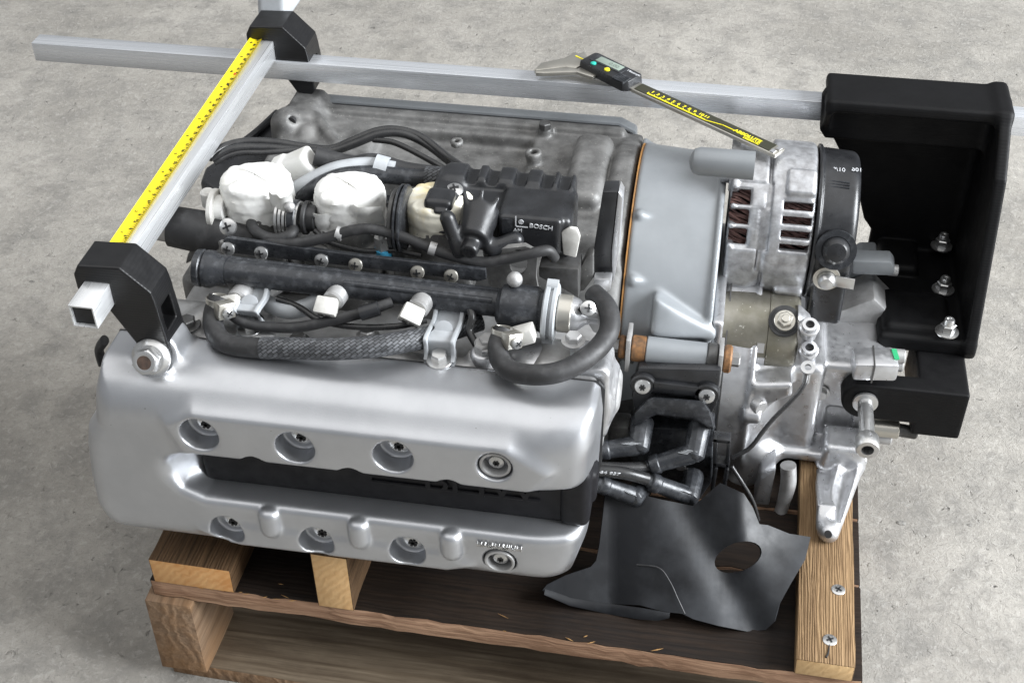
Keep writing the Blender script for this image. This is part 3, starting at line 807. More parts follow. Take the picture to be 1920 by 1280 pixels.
# ---- gasket and cylinder head
g = G(); g.prism([(-27, -68), (-33, -106), (-50, -140), (-62, -205), (-63, -248), (-50, -293), (-10, -336), (60, -320), (110, -300), (395, -299), (452, -276), (468, -180), (468, -78), (462, -70)], 'y', -458, -455)
build(g, 'gasket', M_rubber, eng)
def f_head(x, y, z):
    o2 = poly2(x, z, [(-26, -70), (-34, -115), (-56, -170), (-62, -245), (-48, -292), (-10, -334), (60, -320), (120, -296), (400, -296), (455, -270), (466, -180), (467, -82), (455, -73)])
    d = ext(o2, y, -454, -400, 5)
    d = smin(d, rbox(x, y, z, (0, -420, -290), (455, -330, -96), 8), 8)
    # raised rim at the joint, then a sunken trough
    d = ssub(d, rbox(x, y, z, (120, -436, -96), (345, -345, -60), 10), 6)
    # round end of the cam housing on the right
    d = smin(d, capsule(x, y, z, (385, -425, -112), (440, -415, -116), 44), 10)
    d = smin(d, rbox(x, y, z, (395, -454, -130), (464, -402, -62), 10), 8)
    # pads at the left
    d = smin(d, rbox(x, y, z, (0, -452, -110), (60, -395, -66), 9), 7)
    d = smin(d, capsule(x, y, z, (40, -440, -72), (110, -350, -66), 13), 10)
    for xx in (118, 340): d = smin(d, cylax(x, y, z, (xx, -438, -100), (xx, -438, -66), 12, 3), 6)
    return d
sdf(f_head, (-70, -458, -342), (480, -322, -54), 2.6, 'cylinder_head', M_castlight, eng)
# ---- block and crankcase behind it
def f_case(x, y, z):
    d = rbox(x, y, z, (-15, -335, -295), (462, 0, -90), 10)
    d = smin(d, rbox(x, y, z, (18, -150, -200), (462, 4, -62), 6), 8)             # upper deck
    d = smin(d, rbox(x, y, z, (28, -14, -120), (440, 4, -54), 5), 4)              # rim along the far edge
    # tower at the far left carrying the measuring bracket
    d = smin(d, ext(poly2(x, z, [(14, -130), (20, -44), (52, -44), (70, -62), (118, -80), (118, -130)]), y, -52, 22, 6), 6)
    d = smin(d, capsule(x, y, z, (60, -40, -52), (130, -120, -72), 7), 8)
    d = smin(d, capsule(x, y, z, (24, -62, -150), (24, -50, -58), 20), 8)
    d = smin(d, capsule(x, y, z, (60, -70, -150), (54, -60, -66), 14), 8)
    # right: two rounded ribs by the flange
    d = smin(d, rbox(x, y, z, (385, -180, -200), (430, -38, -40), 12), 8)
    d = smin(d, cylax(x, y, z, (434, -110, -215), (462, -110, -215), 176, 8), 8)
    d = smin(d, rbox(x, y, z, (372, -230, -200), (455, -120, -62), 14), 10)
    # bosses on the deck
    for q, r in (((1000, 283), 10), ((856, 262), 8)):
        p = at(*q, z=-46); d = smin(d, cylax(x, y, z, (p.x, p.y, -90), (p.x, p.y, -46), r, 2), 6)
        d = ssub(d, cylax(x, y, z, (p.x, p.y, -62), (p.x, p.y, -30), r*0.5, 1), 1.5)
    p = at(1022, 240, z=-52); d = smin(d, cylax(x, y, z, (p.x, p.y, -90), (p.x, p.y, -50), 9, 2), 6)
    p = at(548, 226, y=-66)
    d = ssub(d, cylax(x, y, z, (p.x, -90, p.z), (p.x, -55, p.z), 7, 1), 2)
    d = ssub(d, rbox(x, y, z, (140, -120, -80), (330, -30, -58), 6), 8)
    return d
case = sdf(f_case, (-22, -345, -302), (470, 32, -24), 3.0, 'crankcase', M_cast, eng)
p = at(1022, 240, z=-50); hexbolt(p+Vector((0, 0, 0)), (0, 0, 1), 8, 8, eng, case, M_darksteel)
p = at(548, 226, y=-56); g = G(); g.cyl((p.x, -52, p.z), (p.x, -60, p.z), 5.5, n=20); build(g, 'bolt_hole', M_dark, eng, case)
# thin pan cover and seal along the far edge
g = G(); g.prism([(44, -110), (44, -57), (430, -57), (448, -66), (452, -110)], 'y', 5, 8); build(g, 'seal', M_rubber, eng)
g = G(); g.prism([(36, -160), (38, -54), (432, -54), (452, -64), (458, -160)], 'y', 8, 26); build(g, 'side_cover', M_bell, eng, bevel=3)
# ---- bell housing
def on_drum(px, py, yc, zc, R):
    """point of a drum (axis along x) that is seen at a picture point: returns x, angle"""
    d = (_f*FPX + _r*(px-960.0) - _u*(py-640.0)).normalized()
    oy, oz = CAM.y-yc, CAM.z-zc
    a = d.y*d.y+d.z*d.z; b = 2*(oy*d.y+oz*d.z); c = oy*oy+oz*oz-R*R; q = b*b-4*a*c
    t = -b/(2*a) if q < 0 else (-b-sqrt(q))/(2*a)
    p = CAM+d*t
    return p.x, atan2(p.z-zc, p.y-yc)
def f_bell(x, y, z):
    d = cylax(x, y, z, (466, -110, -215), (562, -110, -215), 178, 4, 172)
    # flange lips
    d = smin(d, cylax(x, y, z, (559, -110, -215), (566, -110, -215), 176, 1.5), 2)
    for q in ((1212, 268), (1203, 405), (1190, 526)):
        for zz in range(1):
            # wedge shaped web on the drum's skin
            xx, ph = on_drum(q[0], q[1], -110, -215, 176); ny, nz = cos(ph), sin(ph)
            c = (-110+ny*176, -215+nz*176)
            d = smin(d, capsule(x, y, z, (xx-2, c[0], c[1]), (xx+16, c[0]-ny*5, c[1]-nz*5), 7.5, 2.5), 2.5)
    # big wedge and boss towards the coil
    a = at(1245, 600, x=500); 
    x0, ph = on_drum(1232, 600, -110, -215, 178)
    ny, nz = cos(ph), sin(ph); ty, tz = sin(ph), -cos(ph)
    cy_, cz_ = -110+ny*170, -215+nz*170
    u = (y-cy_)*ny+(z-cz_)*nz; v = (y-cy_)*ty+(z-cz_)*tz
    w = rbox(x, u, v, (x0-6, -20, -16), (x0+70, 26, 34), 7)
    w = smax(w, plane(x, u, v, (x0+6, 0, 30), (0.48, 0.25, 0.86)), 5)
    w = smax(w, plane(x, u, v, (x0+6, 27, 0), (0.30, 0.95, 0)), 6)
    d = smin(d, w, 5)
    return d
bell = sdf(f_bell, (462, -312, -398), (570, 72, -30), 2.6, 'bell_housing', M_bell, eng)
g = G(); n = 90
g.ring((464.6, -110, -215), (466.2, -110, -215), 177.8, 160, n=n); build(g, 'flange_gasket', M_orange, eng, bell)
def pin(name, q, x0, x1, r, m_, par):
    p = at(*q, x=x0); g = G(); g.lathe((x0, p.y, p.z), (1, 0, 0), [(0, 0.2), (1.5, r*0.5), (4, r*0.85), (9, r), (x1-x0, r)], 28); return build(g, name, m_, eng, par)
# dowel boss on the rim, joined to the alternator lug
pin('dowel_boss', (1292, 301), 528, 584, 12.5, M_bell, bell)
# ================================================================ induction side on top of the engine
def pbox(g, pts, y, dy, dz=0.0, sc=1.0):
    """solid with a front outline given by picture points at depth y, running dy back (and dz up)"""
    A = ats(pts, y=y); c = sum(A, Vector())/len(A)
    B = [c+(p-c)*sc+Vector((0, dy, dz)) for p in A]
    return g.loft(A, B)
def zbox(g, pts, z, dz, sc=1.0):
    """solid with a top outline given by picture points at height z, running down to z+dz"""
    A = ats(pts, z=z); c = sum(A, Vector())/len(A)
    B = [c+(p-c)*sc+Vector((0, 0, dz)) for p in A]
    return g.loft(A, B)
def hose(name, pts, r, m_, parent=None, n=16, **k):
    """pts: (px, py, y) picture points with depth"""
    g = G(); g.tube([at(p[0], p[1], y=p[2]) for p in pts], r, n=n, **k); return build(g, name, m_, eng, parent, smooth=60)

# ---- cam housing end (bright, unpainted) at the right of the head
def f_cam(x, y, z):
    d = capsule(x, y, z, (392, -426, -108), (438, -418, -112), 46)
    d = smin(d, rbox(x, y, z, (430, -456, -150), (472, -405, -58), 9), 10)
    d = smin(d, cylax(x, y, z, (345, -440, -100), (345, -440, -60), 13, 3), 8)
    return np.maximum(d, -(y+453))
sdf(f_cam, (325, -456, -160), (478, -365, -50), 2.6, 'cam_housing', M_gear, eng)
p = at(905, 655, z=-58); hexbolt((345, -440, -60), (0, 0, 1), 9, 10, eng, None, M_castlight)
# small ear with a hole next to the hose
g = G(); pbox(g, [(1085, 575), (1102, 571), (1118, 585), (1128, 600), (1126, 630), (1112, 622), (1098, 600), (1082, 596)], -405, 6)
ear = build(g, 'lifting_ear', M_castlight, eng, bevel=1)
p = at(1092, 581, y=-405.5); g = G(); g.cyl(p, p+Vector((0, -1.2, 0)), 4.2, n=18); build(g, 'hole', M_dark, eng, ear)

# ---- fuel rail
A = at(384, 503, y=-395); B = at(940, 570, y=-395); D = (B-A).normalized()
g = G(); g.cyl(A, B, 13.5, n=32)
g.cyl(A+Vector((14, 8, 3)), B+Vector((0, 8, 3)), 8.5, n=24)
g.cyl(A+D*150+Vector((0, -8, 9)), A+D*300+Vector((0, -8, 9)), 3.2, n=12)
fr = build(g, 'fuel_rail', M_rail, eng)
g = G(); g.lathe(A-D*6, D, [(-4, 15), (-2, 19), (4, 19.5), (6, 17.5), (8, 19.5), (14, 19.5), (20, 16.5), (30, 14.5)], 36); build(g, 'end_cap', M_rail, eng, fr)
# regulator
C = at(938, 573, y=-398)
g = G(); g.lathe(C, D, [(-3, 15), (2, 22), (8, 23.5), (36, 23.5), (40, 21), (44, 23)], 36); rg_ = build(g, 'pressure_regulator', M_rail, eng, fr)
g = G(); g.lathe(C+D*44, D, [(0, 27), (1.5, 29), (5, 29), (6, 26), (8, 26), (9, 29), (12, 29), (13, 27)], 36)
for a_ in (1.1, 2.7, 4.4):
    e1, e2 = g.frame(D); q = C+D*45+(e1*cos(a_)+e2*sin(a_))*27; g.cyl(q, q+D*11, 7, n=16)
build(g, 'regulator_flange', M_lightplastic, eng, fr)
g = G(); g.lathe(C+D*57, D, [(0, 17), (2, 19), (14, 19), (16, 17)], 32); build(g, 'metal_ring', M_caliper, eng, fr)
g = G(); g.lathe(C+D*72, D, [(0, 18), (6, 16), (14, 9), (18, 8), (26, 8), (27, 6)], 28); build(g, 'nozzle', M_gear, eng, fr)
screw_head(C+D*80+Vector((8, -8, 16)), (0.3, -0.7, 0.6), 8, eng, fr, [M_steel, M_dark])
p = at(965, 524, y=-392); g = G(); g.ball(p, 8, 16); build(g, 'nipple', M_castlight, eng, fr)
# straps holding the rail
def strap(qtop, qbolt, w, name='rail_strap'):
    t = at(*qtop, y=-404); b = at(*qbolt, z=-70)
    path = [(t.y+6, t.z+6), (t.y-6, t.z-2), ((t.y*0.5+b.y*0.5)-22, (t.z*0.5+b.z*0.5)+15), (b.y-2, b.z+14), (b.y-4, b.z+3), (b.y-24, b.z-1)]
    g = G(); th_ = 4.0; xa = (t.x+b.x)/2
    # smooth the path
    P = []
    for i in range(len(path)-1):
        p0 = path[max(i-1, 0)]; p1 = path[i]; p2 = path[i+1]; p3 = path[min(i+2, len(path)-1)]
        for k in range(6):
            s_ = k/6; P.append(tuple(0.5*((2*p1[c])+(p2[c]-p0[c])*s_+(2*p0[c]-5*p1[c]+4*p2[c]-p3[c])*s_*s_+(3*p1[c]-3*p2[c]+p3[c]-p0[c])*s_**3) for c in (0, 1)))
    P.append(path[-1])
    poly = P+[(y+th_*0.6, z-th_) for (y, z) in reversed(P)]
    g.prism(poly, 'x', xa-w/2, xa+w/2)
    rib = P[2:-5]+[(y-5, z+4) for (y, z) in reversed(P[2:-5])]
    g.prism(rib, 'x', xa-w/2, xa-w/2+4); g.prism(rib, 'x', xa+w/2-4, xa+w/2)
    s_ = build(g, name, M_lightplastic, eng, fr, bevel=0.8)
    hexbolt(Vector((xa, b.y-7, b.z+4)), (0, -0.15, 1), 8.5, 8, eng, fr, M_steel, washer=13.5)
    g = G(); cpt = P[9]; g.lathe((xa, cpt[0]-1.0, cpt[1]+0.8), (0, -0.75, 0.6), [(0, 9), (0.8, 9), (1.0, 8)], 24); build(g, 'round_stamp', M_lightplastic, eng, fr)
strap((478, 545), (478, 612), 27)
strap((838, 590), (832, 672), 31)
# injectors and their sockets
for (q, a_, hid) in (((612, 575), -0.1, 0), ((772, 590), -0.45, 0), ((432, 572), 0.3, 0)):
    p = at(*q, y=-428)
    g = G(); g.cyl(p+Vector((4, 8, 1)), p+Vector((8, 34, 0)), 11, n=24, ch=2)
    inj = build(g, 'injector', M_castlight, eng)
    ax = Vector((cos(a_), 0, -sin(a_)*-1)); az = Vector((0, -0.75, -0.66)); ay = az.cross(ax)
    ax = Vector((cos(a_), 0.0, sin(a_))); az = (Vector((0, -0.8, -0.6))-ax*(ax.dot(Vector((0, -0.8, -0.6))))).normalized(); ay = az.cross(ax)
    g = G(); g.obox(p, ax, ay, az, 10.5, 7.2, 9, 1.08); build(g, 'socket', M_white, eng, inj, bevel=2)
    g = G()
    for k in (-1, 1): g.obox(p+az*8.8+ax*(3.8*k), ax, ay, az, 2.4, 3.2, 1.0)
    build(g, 'socket_hole', M_darksteel, eng, inj)
# thin cable under the rail
hose('injector_cable', [(425, 583, -432), (455, 603, -440), (500, 613, -440), (560, 613, -438), (620, 601, -432), (680, 586, -425), (735, 566, -410)], 5.5, M_rubber)
g = G(); p = at(692, 584, y=-428); g.tube([at(676, 588, y=-429), at(710, 578, y=-424)], 7.5, n=16); build(g, 'cable_sleeve', M_plastic, eng)

# ---- left fuel hose with its braided sleeve
hose('fuel_hose', [(411, 556, -428), (400, 590, -440), (402, 618, -455), (416, 639, -468), (446, 649, -474), (491, 652, -476), (520, 652, -476)], 10.3, M_rubber, n=22)
hose('braided_sleeve', [(491, 652, -476), (560, 653, -476), (630, 654, -475), (705, 649, -466), (766, 639, -450), (797, 633, -436), (830, 624, -416), (900, 600, -390)], 11.0, M_braid, n=28)
def clamp(q, y, ax, r, w):
    p = at(*q, y=y); ax = Vector(ax).normalized(); g = G()
    g.ring(p-ax*w/2, p+ax*w/2, r+1.0, r-0.5)
    e1, e2 = g.frame(ax); side = Vector((0.75, -0.62, 0.2)); side = (side-ax*side.dot(ax)).normalized()
    h = p+side*(r+4); up = ax.cross(side)
    g.obox(h, side, up, ax, 6, 9, w*0.55)
    c = build(g, 'hose_clamp', M_caliper, eng, None, bevel=0.6)
    screw_head(h+side*6-ax*1, side, 6.5, eng, c, [M_steel, M_dark], h=4)
    return c
clamp((408, 570), -432, (0.05, 0.25, 0.95), 10.6, 15)
# ---- right hose curling round the regulator
hose('return_hose', [(945, 618, -432), (934, 648, -446), (940, 678, -464), (967, 698, -476), (1019, 702, -480), (1065, 691, -470), (1110, 663, -450), (1138, 630, -425), (1144, 598, -405), (1135, 572, -390), (1113, 550, -372)], 10.2, M_rubber, n=22)
clamp((942, 628), -436, (0.05, 0.35, 0.92), 10.5, 14)
p = at(980, 628, y=-432); g = G(); g.obox(p, (0.9, 0.1, 0.35), (0, 1, 0), (-0.3, 0, 0.9), 12, 8, 8); build(g, 'brass_socket', M_white, eng, None, bevel=1.5)
for q in ((1155, 600), (1156, 612)):
    x = at(*q, y=-402); 
p = at(1153, 606, y=-411); g = G(); g.obox(p+Vector((-2.5, -2, 2)), (0.1, 0.2, 1), (0.8, -0.6, 0), (0.6, 0.8, 0), 5, 1.6, 2.5); build(g, 'blue_mark', M_blue, eng)

# ---- strip with screws in front of the throttle bodies
YS = -362
g = G(); pbox(g, [(418, 452), (425, 446), (660, 478), (910, 506), (912, 524), (895, 528), (660, 500), (424, 474)], YS, 5)
bar = build(g, 'throttle_bar', M_rail, eng, bevel=0.8)
for q in ((428, 466), (490, 474), (603, 488), (667, 496), (783, 510), (846, 517)):
    screw_head(at(*q, y=YS-1), (0, -0.95, 0.3), 7.6, eng, bar, [M_steel if q[0] < 620 else M_caliper, M_dark], h=3.5)
# pressed plate with a hole at the right end
def ringpts(cx, cy, rx, ry, n=14): return [(cx+rx*cos(2*pi*i/n), cy+ry*sin(2*pi*i/n)) for i in range(n)]
sheet([(905, 470), (985, 462), (1008, 470), (1005, 520), (1010, 548), (930, 548), (915, 530)], [ringpts(972, 492, 17, 25)], lambda x, y: -345-0.02*(x-950), 12, 'pressed_plate', M_cast, eng, thick=4)
p = at(972, 482, y=-318); g = G(); g.cyl(p, p+Vector((0, 14, 2)), 16, n=24); build(g, 'throttle_stub', M_castlight, eng)
# ---- throttle bodies with taped mouths
def tape_cap(c, r, h, seed, m_, par, name='taped_mouth'):
    """mouth wrapped in masking tape: overlapping bands, creases and a gathered top"""
    from mathutils import noise as mn
    rg = random.Random(seed); g = G(); n = 110; V = []; F = []
    lv = [(-h-2+h*k/16.0, 1.0) for k in range(17)]+[(0.0, 0.975), (1.6, 0.945), (2.8, 0.89), (3.6, 0.82), (4.2, 0.72), (4.6, 0.6), (4.8, 0.47), (4.9, 0.34), (4.9, 0.2), (4.9, 0.02)]
    off = Vector((seed*7.1, seed*3.3, seed*1.7)); b1, b2 = rg.uniform(0, 6.28), rg.uniform(0, 6.28)
    for k, (z, s_) in enumerate(lv):
        for i in range(n):
            a = 2*pi*i/n; q = Vector((cos(a)*s_*2.4, sin(a)*s_*2.4, z*0.10))+off
            rid = 1-abs(mn.noise(q*1.1))*2; w = 1.5*mn.noise(q*0.55)+1.3*max(0, rid-0.55)+0.5*mn.noise(q*3.0)
            band = z+h*0.62+2.2*sin(a+b1); w += 0.9 if 0 < band < h*0.42 else 0.0
            fold = 1.6*max(0, sin(4*a+b2+z*0.05)-0.82)/0.18*(1 if s_ < 0.98 else 0.45); w += fold*0.6
            zz = z-0.10*(r*s_*sin(a))+(1.1*mn.noise(q*1.3)+fold*0.8 if s_ < 0.99 else 0)
            if k == 0: zz -= 4*abs(sin(2.5*a+b1))+2.5*mn.noise(q*4)
            rr = r*s_+w*(0.4+0.6*s_)
            V.append((c[0]+rr*cos(a), c[1]+rr*sin(a), c[2]+zz))
    for k in range(len(lv)-1):
        for i in range(n): j_ = (i+1) % n; F.append((k*n+i, k*n+j_, (k+1)*n+j_, (k+1)*n+i))
    g.add(V, F)
    return build(g, name, m_, eng, par, smooth=40)
CAPS = [at(480, 341, y=-292), at(655, 358, y=-292), at(824, 378, y=-292)]
for k, c in enumerate(CAPS):
    def f_tb(x, y, z, c=c):
        d = cylax(x, y, z, (c.x, c.y, c.z-4), (c.x+2, c.y-18, c.z-82), 33, 3, 29)
        d = smin(d, rbox(x, y, z, (c.x-40, c.y-58, c.z-78), (c.x+44, c.y-12, c.z-52), 6), 8)
        d = smin(d, cylax(x, y, z, (c.x-52, c.y-30, c.z-58), (c.x+54, c.y-30, c.z-58), 11, 2), 4)
        d = smin(d, cylax(x, y, z, (c.x-22, c.y-50, c.z-90), (c.x-22, c.y-50, c.z-40), 9, 2), 5)
        d = smin(d, rbox(x, y, z, (c.x-26, c.y-62, c.z-130), (c.x+28, c.y+10, c.z-70), 8), 8)
        return d
    tb = sdf(f_tb, (c.x-60, c.y-72, c.z-130), (c.x+62, c.y+42, c.z+4), 3.0, 'throttle_body', M_cast, eng)
    tape_cap(c+Vector((0, 0, 4)), (37.5, 36.5, 35.5)[k], 37, 11+k, M_papery if k == 2 else M_paper, tb)
# loose tape ends
for (q, w, hgt, seed) in (((528, 388), 13, 16, 1), ((688, 404), 16, 12, 2), ((620, 418), 16, 12, 3)):
    p = at(*q, y=-326); rg = random.Random(seed); g = G(); n = 6; V = []; F = []
    for i in range(n):
        for j in range(n):
            u, v = i/(n-1)-0.5, j/(n-1)-0.5
            V.append((p.x+u*w*2+rg.uniform(-1.5, 1.5), p.y-4*sin(u*5+seed)-v*6+rg.uniform(-1.2, 1.2), p.z+v*hgt*2+rg.uniform(-1.5, 1.5)))
    for i in range(n-1):
        for j in range(n-1): F.append((i*n+j, (i+1)*n+j, (i+1)*n+j+1, i*n+j+1))
    g.add(V, F)
    k = len(V); g.add([(x, y+1.4, z) for (x, y, z) in V], [tuple(reversed(f)) for f in F])
    build(g, 'tape_end', M_paper, eng, None, smooth=60)
# ---- throttle linkage on the shaft: springs and discs
def disc(q, y, r, w, m_, name, rim=False):
    p = at(*q, y=y); g = G()
    pr = [(-w/2, r-1), (-w/2+1, r), (w/2-1, r), (w/2, r-1)]
    if rim: pr = [(-w/2, r-1.5), (-w/2+1, r), (-1.2, r), (-0.8, r-4), (0.8, r-4), (1.2, r), (w/2-1, r), (w/2, r-1.5)]
    g.lathe(p, (1, 0, 0), pr, 36); return build(g, name, m_, eng)
p = at(536, 408, y=-318)
g = G()
for k in range(6): g.ring((p.x-7+k*4.2, p.y, p.z), (p.x-4.4+k*4.2, p.y, p.z), 20-0.3*k, 15, n=32)
build(g, 'return_spring', M_steel, eng)
disc((553, 408), -318, 19, 9, M_rail, 'spring_drum')
p = at(543, 388, y=-330); g = G(); g.ball(p, 6, 14); build(g, 'spring_end', M_castlight, eng)
screw_head(at(544, 437, y=-330), (0, -0.8, 0.6), 7, eng, None, [M_white, M_dark], name='adjuster_screw')
disc((575, 408), -318, 18, 5, M_rubber, 'rubber_boot')
disc((586, 409), -318, 14, 10, M_rubber, 'rubber_boot')
disc((742, 410), -316, 32, 5, M_darksteel, 'cable_pulley')
disc((756, 410), -316, 36, 8, M_rail, 'cable_pulley', True)
p = at(718, 464, y=-338); g = G(); g.cyl(p, p+Vector((0, -2, 16)), 8, n=6); g.cyl(p+Vector((0, 0, 12)), p+Vector((0, -3, 26)), 4, n=14)
build(g, 'adjuster_nut', M_steel, eng); g = G(); g.cyl(p+Vector((0, 2, -12)), p, 8.6, n=16); build(g, 'adjuster_base', M_blue, eng)
g = G(); pbox(g, [(530, 352), (752, 384), (750, 400), (530, 372)], -262, 16)
build(g, 'cross_rail', M_rail, eng, bevel=1.5)
# knobs at the left end of the shaft
disc((404, 392), -315, 22, 6, M_white, 'white_disc'); disc((415, 390), -315, 14, 12, M_paper, 'taped_stub')
p = at(390, 366, y=-300); g = G(); g.cyl(p+Vector((0, 0, -14)), p+Vector((0, 0, 6)), 8, n=20, ch=2); build(g, 'pale_knob', M_white, eng)
screw_head(at(429, 425, y=-345), (0, -0.85, 0.5), 9.5, eng, None, [M_steel, M_dark], name='clamp_screw', h=5)
# ---- thin rubber hose with a loop
hose('vacuum_hose', [(552, 424, -330), (545, 440, -345), (515, 448, -350), (484, 438, -345), (472, 420, -330), (482, 410, -318), (508, 412, -316)], 6.0, M_rubber)
hose('vacuum_hose', [(478, 432, -340), (505, 452, -352), (545, 457, -356), (610, 446, -352), (660, 432, -348), (700, 430, -346), (760, 446, -346), (830, 474, -350), (900, 491, -352), (950, 486, -350), (1000, 474, -346), (1028, 470, -340), (1040, 484, -335)], 5.6, M_rubber)
for q in ((636, 438, -349), (811, 466, -349)):
    p = at(q[0], q[1], y=q[2]); g = G(); g.ring(p+Vector((-3.5, 0, 1)), p+Vector((3.5, 0, -1)), 6.9, 5); build(g, 'hose_tag', M_castlight, eng)
# ---- black sensor box with connectors
sb = Vector
def f_box(x, y, z):
    d = rbox(x, y, z, (345, -318, -14), (411, -255, 30), 5)
    d = smin(d, rbox(x, y, z, (285, -300, -14), (411, -240, 24), 6), 5)
    d = smin(d, rbox(x, y, z, (275, -262, -10), (416, -226, 34), 8), 4)        # back rim
    d = smin(d, rbox(x, y, z, (268, -300, -30), (300, -232, 32), 8), 8)        # left ear
    d = smin(d, rbox(x, y, z, (402, -312, -22), (420, -250, 28), 7), 4)        # right rim
    for xx in (300, 322, 352, 380, 398): d = ssub(d, rbox(x, y, z, (xx, -260, 26), (xx+13, -220, 40), 3), 2)
    return d
SBX = sdf(lambda x, y, z: f_box(x+6, y+6, z+9), (249, -332, -49), (422, -224, 33), 2.2, 'sensor_box', M_plastic, eng)
pe = at(852, 357, z=20)
sdf(lambda x, y, z: smin(cylax(x, y, z, (pe.x, pe.y, -30), (pe.x, pe.y, 19), 13, 3), rbox(x, y, z, (pe.x-12, pe.y-34, -24), (pe.x+34, pe.y+16, 8), 6), 6), (pe.x-18, pe.y-40, -34), (pe.x+40, pe.y+22, 24), 2.2, 'mounting_ear', M_plastic, eng, SBX)
screw_head(pe+Vector((0, 0, -0.6)), (0, -0.2, 0.98), 9.5, eng, SBX, [M_steel, M_dark], h=4)
def f_con(x, y, z):
    d = rbox(x, y, z, (256, -322, -24), (286, -292, 16), 6)
    d = ssub(d, rbox(x, y, z, (262, -335, -14), (284, -310, 2), 3), 3)
    for zz in (-18, 6): d = smin(d, rbox(x, y, z, (268, -328, zz-2), (282, -300, zz+3), 2), 2)
    return d
p0 = at(820, 400, y=-322)
sdf(lambda x, y, z: f_con(x-(p0.x-271), y, z-(p0.z-2)), (245+p0.x-273, -335, -34+p0.z), (300+p0.x-273, -262, 30+p0.z), 2.2, 'connector', M_plastic, eng, SBX)
# motor drum with fins in front
c = at(888, 447, y=-345)
def f_mot(x, y, z):
    d = cylax(x, y, z, (c.x, -348, c.z), (c.x+2, -312, c.z+12), 15, 3, 21)
    d = smin(d, capsule(x, y, z, (c.x-26, -345, c.z+22), (c.x-14, -350, c.z-14), 8), 4)
    d = smin(d, cylax(x, y, z, (c.x-2, -362, c.z-6), (c.x, -340, c.z-2), 9, 2), 3)
    for a_ in (-0.5, 0.1, 0.65): d = smin(d, capsule(x, y, z, (c.x, -345, c.z), (c.x+32*sin(a_), -312, c.z+36*cos(a_)), 4, 2.5), 3)
    d = smin(d, capsule(x, y, z, (c.x+18, -340, c.z-14), (c.x+40, -330, c.z-8), 9), 8)
    return d
sdf(f_mot, (c.x-46, -370, c.z-44), (c.x+56, -280, c.z+66), 2.2, 'step_motor', M_plastic, eng, SBX)
# labels on the front face of the box
o = at(992, 426, y=-324.6); e = at(1028, 431, y=-324.6)
text('BOSCH', 7.4, o, e-o, (0, -0.1, 1), M_ink, eng, SBX, depth=0.4, bold=0.01)
q = at(977, 416, y=-324.6); g = G(); g.ring(q+Vector((0, 0.2, 0)), q+Vector((0, -0.5, 0)), 2.6, 1.8, 20); g.box((q.x-6, q.y-0.3, q.z-6.5), (q.x+7, q.y+0.3, q.z-5.4)); g.box((q.x-6, q.y-0.3, q.z-6.5), (q.x-4.9, q.y+0.3, q.z+6))
g.cyl(q+Vector((0, 0.2, 0)), q+Vector((0, -0.5, 0)), 1.3, n=10); build(g, 'emblem', M_ink, eng, SBX)
o = at(962, 434, y=-324.6); text('AM', 6.5, o, (1, 0, 0), (0, -0.1, 1), M_ink, eng, SBX, depth=0.3)
g = G(); a = at(941, 410, y=-324.4); b = at(961, 438, y=-324.4); g.box((a.x, -324.7, b.z), (b.x, -323.5, a.z)); build(g, 'worn_label', M_rail, eng, SBX)
g = G(); pbox(g, [(1052, 437), (1068, 428), (1082, 430), (1088, 445), (1080, 484), (1056, 478)], -322, 5); build(g, 'mounting_tab', M_white, eng, SBX, bevel=1.5)
# ---- bent black plate beside the bell housing
g = G(); pbox(g, [(1130, 360), (1158, 360), (1146, 470), (1146, 522), (1112, 522), (1112, 475)], -300, 22); bp_ = build(g, 'bent_bracket', M_plastic, eng, bevel=1)
g = G(); pbox(g, [(1160, 360), (1167, 372), (1160, 470), (1150, 530), (1147, 522), (1147, 470)], -300, 22); build(g, 'bracket_lit_flank', M_gear, eng, bp_, bevel=0.6)  # lit right side of the black plate, its light painted as pale metal
g = G(); pbox(g, [(1112, 476), (1112, 522), (1095, 545), (1082, 548), (1084, 512), (1100, 480)], -310, 16); build(g, 'bracket_foot', M_cast, eng, bp_, bevel=1)
g = G(); pbox(g, [(1112, 524), (1146, 524), (1144, 545), (1120, 552)], -318, 14); build(g, 'bracket_lug', M_gear, eng, bp_, bevel=1.5)
g = G(); pbox(g, [(1010, 500), (1085, 505), (1085, 560), (1060, 545), (1010, 520)], -330, 30); build(g, 'rubber_block', M_darksteel, eng, bevel=2)
# ---- looms at the back
hose('black_cable', [(392, 296, -215), (420, 276, -195), (462, 266, -180), (520, 268, -170), (570, 276, -165), (620, 280, -165), (660, 265, -160), (705, 247, -150), (745, 244, -145), (790, 258, -150), (840, 296, -175), (890, 330, -215)], 5.0, M_wire)
hose('black_cable', [(398, 300, -215), (440, 279, -200), (500, 277, -185), (560, 282, -175), (620, 284, -172), (665, 270, -166), (712, 252, -156), (755, 251, -150), (798, 270, -156), (845, 305, -180), (885, 332, -212)], 4.6, M_wire)
hose('black_cable', [(402, 306, -218), (445, 288, -205), (500, 286, -195), (560, 280, -178)], 3.2, M_wire)
hose('black_cable', [(700, 262, -160), (740, 268, -165), (790, 292, -180), (840, 320, -200), (870, 335, -215)], 3.4, M_wire)
for q in ((600, 303), ):
    p = at(560, 312, y=-225)
    def f_plug(x, y, z):
        u = (x-p.x)*0.88+(z-p.z)*0.48; w = -(x-p.x)*0.48+(z-p.z)*0.88
        d = rbox(u, y, w, (-17, p.y-14, -15), (20, p.y+14, 15), 5)
        d = smin(d, rbox(u, y, w, (-30, p.y-16, -13), (-12, p.y+14, 17), 3), 2)
        return d
    sdf(f_plug, (p.x-40, p.y-22, p.z-36), (p.x+34, p.y+22, p.z+36), 2.2, 'taped_plug', M_paper, eng)
